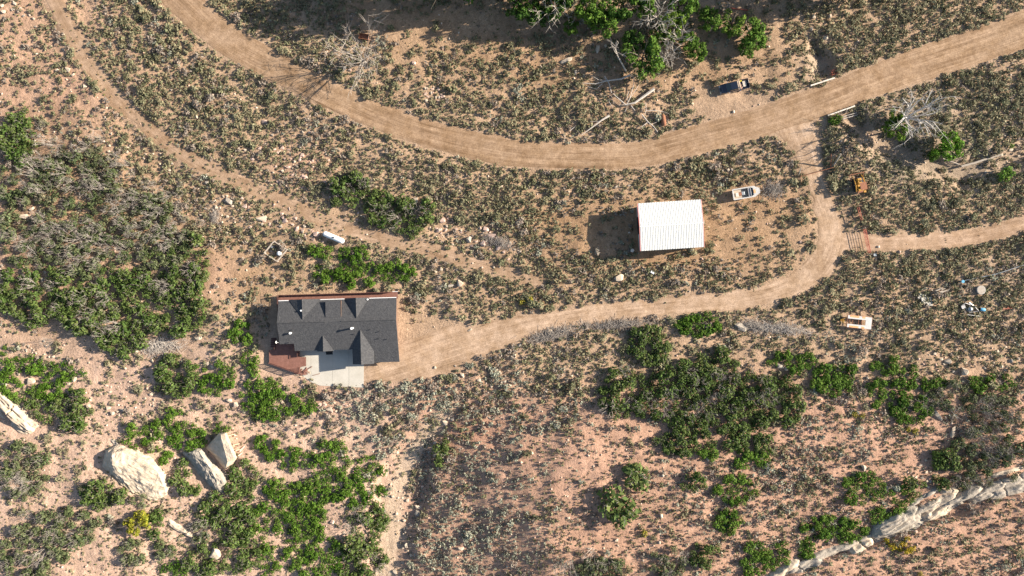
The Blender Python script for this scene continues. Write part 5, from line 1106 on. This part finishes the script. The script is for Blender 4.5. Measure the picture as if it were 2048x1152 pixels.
# ================================================================== SAGEBRUSH COVER
DENS = """41378238886235434433233445677886
44168822776535655544443446777322
44347886356656554355444724236899
35526899863667778788862236667999
24764789899455678887667866867687
11257568899899999998778659975687
11124676755467898754322344399999
11111256654344777632011444388887
11111123445578776788888764888889
11111135600056777456433257778888
22111135600011137775556777666666
21232333201045677763235544444444
11233332246777766652224335533322
33323344444567545432222445665432
34311111222357644322335666543212
43322322111236755433346666533244
33333221111113665543346665533555
33332111111137755532225543455666""".split()
DN = np.array([[int(c) for c in r] for r in DENS], float)/9.0
def dens(u, v):
    x = np.clip((u-32)/64,0,30.999); y = np.clip((v-32)/64,0,16.999); i = x.astype(int); j_ = y.astype(int); fx = x-i; fy = y-j_
    return (DN[j_,i]*(1-fx)+DN[j_,i+1]*fx)*(1-fy)+(DN[j_+1,i]*(1-fx)+DN[j_+1,i+1]*fx)*fy
rs_ = np.random.default_rng(909)
N = 205000
cu = rs_.uniform(-230,2278,N); cv = rs_.uniform(-200,1352,N)
dd = dens(cu,cv); cl = fbm(cu/20,cv/20,51,3); cl2 = fbm(cu/75,cv/75,53,2)
ter = sst(860,940,cv)*sst(1000,1200,cu)*np.sin((cv+0.33*cu+18*fbm(cu/120,cv/120,21,2))/26*2*math.pi)
prob = np.clip(dd*1.08+.98*cl*(1.0-.5*dd)+.35*cl2*(1.1-dd)-.05+.25*ter*dd, 0.03, 1)**1.5
flo = .20*sst(820,900,cv)*sst(900,1050,cu)+.10*sst(640,760,cv)*sst(700,600,cu); prob = np.maximum(prob, flo)
drd = dist_poly(cu,cv,ROAD); ddv = dist_poly(cu,cv,DRIVE); dtr = dist_poly(cu,cv,TRACKR); dtl = dist_poly(cu,cv,TRACKL)
prob[(drd<2)|(ddv<1)|(dtr<1)] = 0
prob[dtl<-2] *= .16
edge = ((drd>3)&(drd<16))|((dtl>0)&(dtl<12)); prob[edge] = np.maximum(prob[edge], np.minimum(.8,.35+.6*dd[edge]))
prob[(((cu-1472)/92)**2+((cv-212)/27)**2 < 1)|(((cu-1590)/46)**2+((cv-250)/34)**2 < 1)] = 0
prob[(dist_poly(cu,cv,RAV2)<-8)|(dist_poly(cu,cv,RAV1)<-6)] *= .08
gud = cu-np.interp(cv,GUL_V,GUL_U); prob[(gud>-38)&(gud<-4)&(cv>900)] *= .25
big = np.clip(.5+.8*fbm(cu/60,cv/60,57,3),0,1)
siz = np.clip(np.exp(rs_.normal(math.log(4.0),.40,N))*(.75+.55*big),2.0,12)
siz = np.where(rs_.random(N)*prob < flo*.8, np.minimum(siz,2.6+2.0*rs_.random(N)), siz)
siz = np.where(dtl<0, np.minimum(siz,2.0+1.6*rs_.random(N)), siz)
siz *= np.where((cu>1550)&(cv<620),1.12,1.0)*np.where(cv>860,.86,1.0)*np.where((cu<620)&(cv>640),.95,1.0)*np.where((cu>620)&(cu<1050)&(cv>690)&(cv<1000),1.1,1)
for (a,b,c,d,f) in ((1185,455,95,42,.10),(1500,470,95,60,.35),(870,668,85,46,.05),(430,560,45,60,.3),(930,50,190,50,.12),(60,110,70,45,.4),(110,185,90,35,.45),(1430,130,90,50,.45),(470,520,50,30,.5),(300,760,160,60,.6),(1700,860,160,60,.75),(1090,920,90,60,.75),(1550,150,60,40,.5),(860,880,60,30,.7),(1590,480,35,60,.3),(330,330,30,20,.6)):
    g = np.exp(-(((cu-a)/c)**2+((cv-b)/d)**2)**2); prob *= 1-(1-f)*g
oc2 = Occ(20)
for (u,v,r_,ty,h) in oaks: oc2.put(u,v,min(r_*.55,10))
keep = np.nonzero(rs_.random(N) < prob)[0]; pl = []
for i in keep:
    u, v, r_ = cu[i], cv[i], siz[i]
    if not oc2.ok(u,v,r_,.46) or blocked(u,v,r_*.5): continue
    oc2.put(u,v,r_); pl.append(i)
pl = np.array(pl); print('sage', len(pl))
OLIVE, SILV, DRY, DARK = np.array((.215,.198,.118)), np.array((.270,.272,.205)), np.array((.245,.205,.165)), np.array((.160,.158,.088))
def sage_col(u, v, k):
    t = np.clip(.5*rs_.random()+.5*(.5+1.1*SN[k]),0,1); sv = .15+.35*sst(640,760,v)*sst(620,700,u)*sst(1100,1000,u)+.2*sst(1000,1100,u)*sst(760,860,v)
    sv = sv-.15*sst(1500,1600,u)*sst(560,500,v)
    base = SILV if t < sv else (DRY if t < sv+.17 else (DARK if t < sv+.36 else OLIVE))
    return base*(.85+.35*rs_.random())
SN = fbm(cu/45,cv/45,97,3)
order = pl[np.argsort(-siz[pl]*np.where((cu[pl]>0)&(cu[pl]<2048)&(cv[pl]>0)&(cv[pl]<1152),1,0))]
Vs, Fs, Cs, n0 = [], [], [], 0
hts = rs_.uniform(.75,1.15,N)
zz_ = Z(cu[order], cv[order])
for q, i in enumerate(order):
    u, v, r_ = cu[i], cv[i], siz[i]; h = r_/10*1.05*hts[i]; z_ = zz_[q]; k_ = (H-z_-h*.4)/H/10; p = np.array(((u-1024)*k_,(576-v)*k_,z_)); rz = rs_.uniform(0,6.28); col = sage_col(u,v,i)
    if q < 300:
        o = bpy.data.objects.new('sagebrush', SAGE2M[q%8]); C.objects.link(o); o.location = p; o.scale = (r_/10,r_/10*rs_.uniform(.85,1.1),h); o.rotation_euler = (0,0,rz); o.color = (*col,1)
        s_ = 'silver grey' if col[2] > .155 and col[1] > col[0]*.97 else ('dry brownish' if col[0] > col[1]*1.12 else 'olive green'); tag(o, f'big {s_} sagebrush {zone(u,v)}', 'sagebrush', f'{s_} sagebrush {zone(u,v)}')
    else:
        V, F = (SAGE if r_ > 5.0 and -20 < u < 2068 and -20 < v < 1172 else SAGES)[q%8]; c, s = math.cos(rz)*r_/10, math.sin(rz)*r_/10
        X = np.stack([V[:,0]*c-V[:,1]*s+p[0], V[:,0]*s+V[:,1]*c+p[1], V[:,2]*h+p[2]],1); Vs.append(X); Fs.append(F+n0); n0 += len(X)
        Cs.append(col*np.clip(1+.15*rs_.normal(size=(len(F),1)),.6,1.5))
me = np_mesh('sagebrush_cover', np.concatenate(Vs), np.concatenate(Fs), np.concatenate(Cs)); me.materials.append(M['foliage'])
tag(stuff(link('sagebrush_cover', me)), 'grey green sagebrush covering the slopes', 'sagebrush')

# small tufts: bunch grass, snakeweed, seedlings
N2 = 34000; cu = rs_.uniform(-200,2248,N2); cv = rs_.uniform(-180,1332,N2)
pr2 = np.clip(.50+.7*fbm(cu/30,cv/30,61,3),.04,1)
drd = dist_poly(cu,cv,ROAD); ddv = dist_poly(cu,cv,DRIVE); dtr = dist_poly(cu,cv,TRACKR); dtl = dist_poly(cu,cv,TRACKL)
pr2[(drd<1)] = 0; pr2[ddv<-10] *= .02; pr2[(ddv<2)&(ddv>=-10)] *= .2; pr2[dtr<0] *= .1; pr2[dtl<-3] *= .9
pr2[((cu-1472)/92)**2+((cv-212)/27)**2 < 1] *= .04
kk = np.nonzero(rs_.random(N2) < pr2)[0]; kk = np.array([i for i in kk if not blocked(cu[i],cv[i],1)])
Vs, Fs, Cs, n0 = [], [], [], 0; zz_ = Z(cu[kk],cv[kk])
for q, i in enumerate(kk):
    r_ = rs_.uniform(.10,.26); V, F = TUFT[q%5]; rz = rs_.uniform(0,6.28); c, s = math.cos(rz)*r_, math.sin(rz)*r_; k_ = (H-zz_[q])/H/10
    X = np.stack([V[:,0]*c-V[:,1]*s+(cu[i]-1024)*k_, V[:,0]*s+V[:,1]*c+(576-cv[i])*k_, V[:,2]*r_*1.1+zz_[q]],1); Vs.append(X); Fs.append(F+n0); n0 += len(X)
    t = rs_.random(); col = np.array((.30,.22,.11)) if t < .38 else (np.array((.13,.135,.062)) if t < .8 else np.array((.10,.13,.035)))
    Cs.append(col*np.clip(1+.2*rs_.normal(size=(len(F),1)),.5,1.6))
me = np_mesh('grass_tufts', np.concatenate(Vs), np.concatenate(Fs), np.concatenate(Cs)); me.materials.append(M['foliage'])
tag(stuff(link('grass_tufts', me)), 'small dry grass tufts and seedlings over the bare soil', 'grass')

# yellow flowering rabbitbrush
for k,(u,v,r_) in enumerate(((1772,1082,8),(1783,1092,9),(1797,1096,8),(1805,1086,8),(1815,1100,9),(1824,1096,7),(1812,1076,7),(1288,1066,8),(1058,597,9),(1044,604,8),(1708,828,8),(1722,832,7),(1838,1150,8),(1828,862,8),(1815,858,7))):
    o = bpy.data.objects.new('rabbitbrush', SAGE2M[k%8]); C.objects.link(o); o.location = W(u,v); o.scale = (r_/10,r_/10,r_/10*.9); o.rotation_euler = (0,0,k*1.3); o.color = (.33,.25,.018,1) if 1760 < u < 1830 and v > 1000 else (.22,.19,.03,1)
    tag(o, f'yellow flowering rabbitbrush {zone(u,v)}', 'shrub', f'rabbitbrush {zone(u,v)}')

# loose stones
N3 = 9000; cu = rs_.uniform(-20,2068,N3); cv = rs_.uniform(-20,1172,N3)
pr3 = np.clip(.16+.6*fbm(cu/45,cv/45,71,3),.02,1)*np.where(cv>640,1.2,.7)
pr3[(dist_poly(cu,cv,ROAD)<2)|(dist_poly(cu,cv,DRIVE)<0)] = 0
pr3[(np.abs(cu-np.interp(cv,GUL_V,GUL_U)-4)<12)&(cv>800)] += .25; pr3[(dist_poly(cu,cv,RAV2)<0)&(dist_poly(cu,cv,ROAD)>4)] += .5
for (a,b,c,d) in ((866,188,34,20),(600,330,90,50),(655,815,40,18),(450,430,80,50),(960,475,60,25),(230,800,120,60),(1960,730,90,50)): pr3 += .45*np.exp(-((cu-a)/c)**2-((cv-b)/d)**2)
pr3[(dist_poly(cu,cv,ROAD)<2)|(dist_poly(cu,cv,DRIVE)<0)] = 0
kk = np.nonzero(rs_.random(N3) < pr3)[0]; kk = np.array([i for i in kk if not blocked(cu[i],cv[i],1)]); print('stones', len(kk))
Vs, Fs, Cs, n0 = [], [], [], 0; zz_ = Z(cu[kk],cv[kk])
cube = np.array([(-1,-1,-.8),(1,-1,-.8),(1,1,-.8),(-1,1,-.8),(-.7,-.75,.8),(.75,-.6,.7),(.7,.7,.85),(-.65,.7,.6)])*.5; cf = np.array([(4,5,6,7),(0,1,5,4),(1,2,6,5),(2,3,7,6),(3,0,4,7)])
for q, i in enumerate(kk):
    r_ = rs_.uniform(.13,.34)*(1+.6*(rs_.random()<.12)); X = cube*(1+.2*rs_.normal(size=(8,3)))*r_*np.array((rs_.uniform(.8,1.5),1,.8)); rz = rs_.uniform(0,6.28); c, s = math.cos(rz), math.sin(rz); k_ = (H-zz_[q])/H/10
    X = np.stack([X[:,0]*c-X[:,1]*s+(cu[i]-1024)*k_, X[:,0]*s+X[:,1]*c+(576-cv[i])*k_, X[:,2]+zz_[q]+r_*.2],1); Vs.append(X); Fs.append(cf+n0); n0 += 8
    t = rs_.random(); col = np.array((.58,.47,.36)) if t < .55 else np.array((.52,.36,.27)); Cs.append(np.ones((5,1))*col*(.8+.35*rs_.random()))
me = np_mesh('loose_stones', np.concatenate(Vs), np.concatenate(Fs), np.concatenate(Cs)); me.materials.append(M['foliage_stone'] if 'foliage_stone' in M else foliage_mat('stone_colour', 0.0))
tag(stuff(link('loose_stones', me)), 'scattered small pale stones on the bare soil', 'stones')
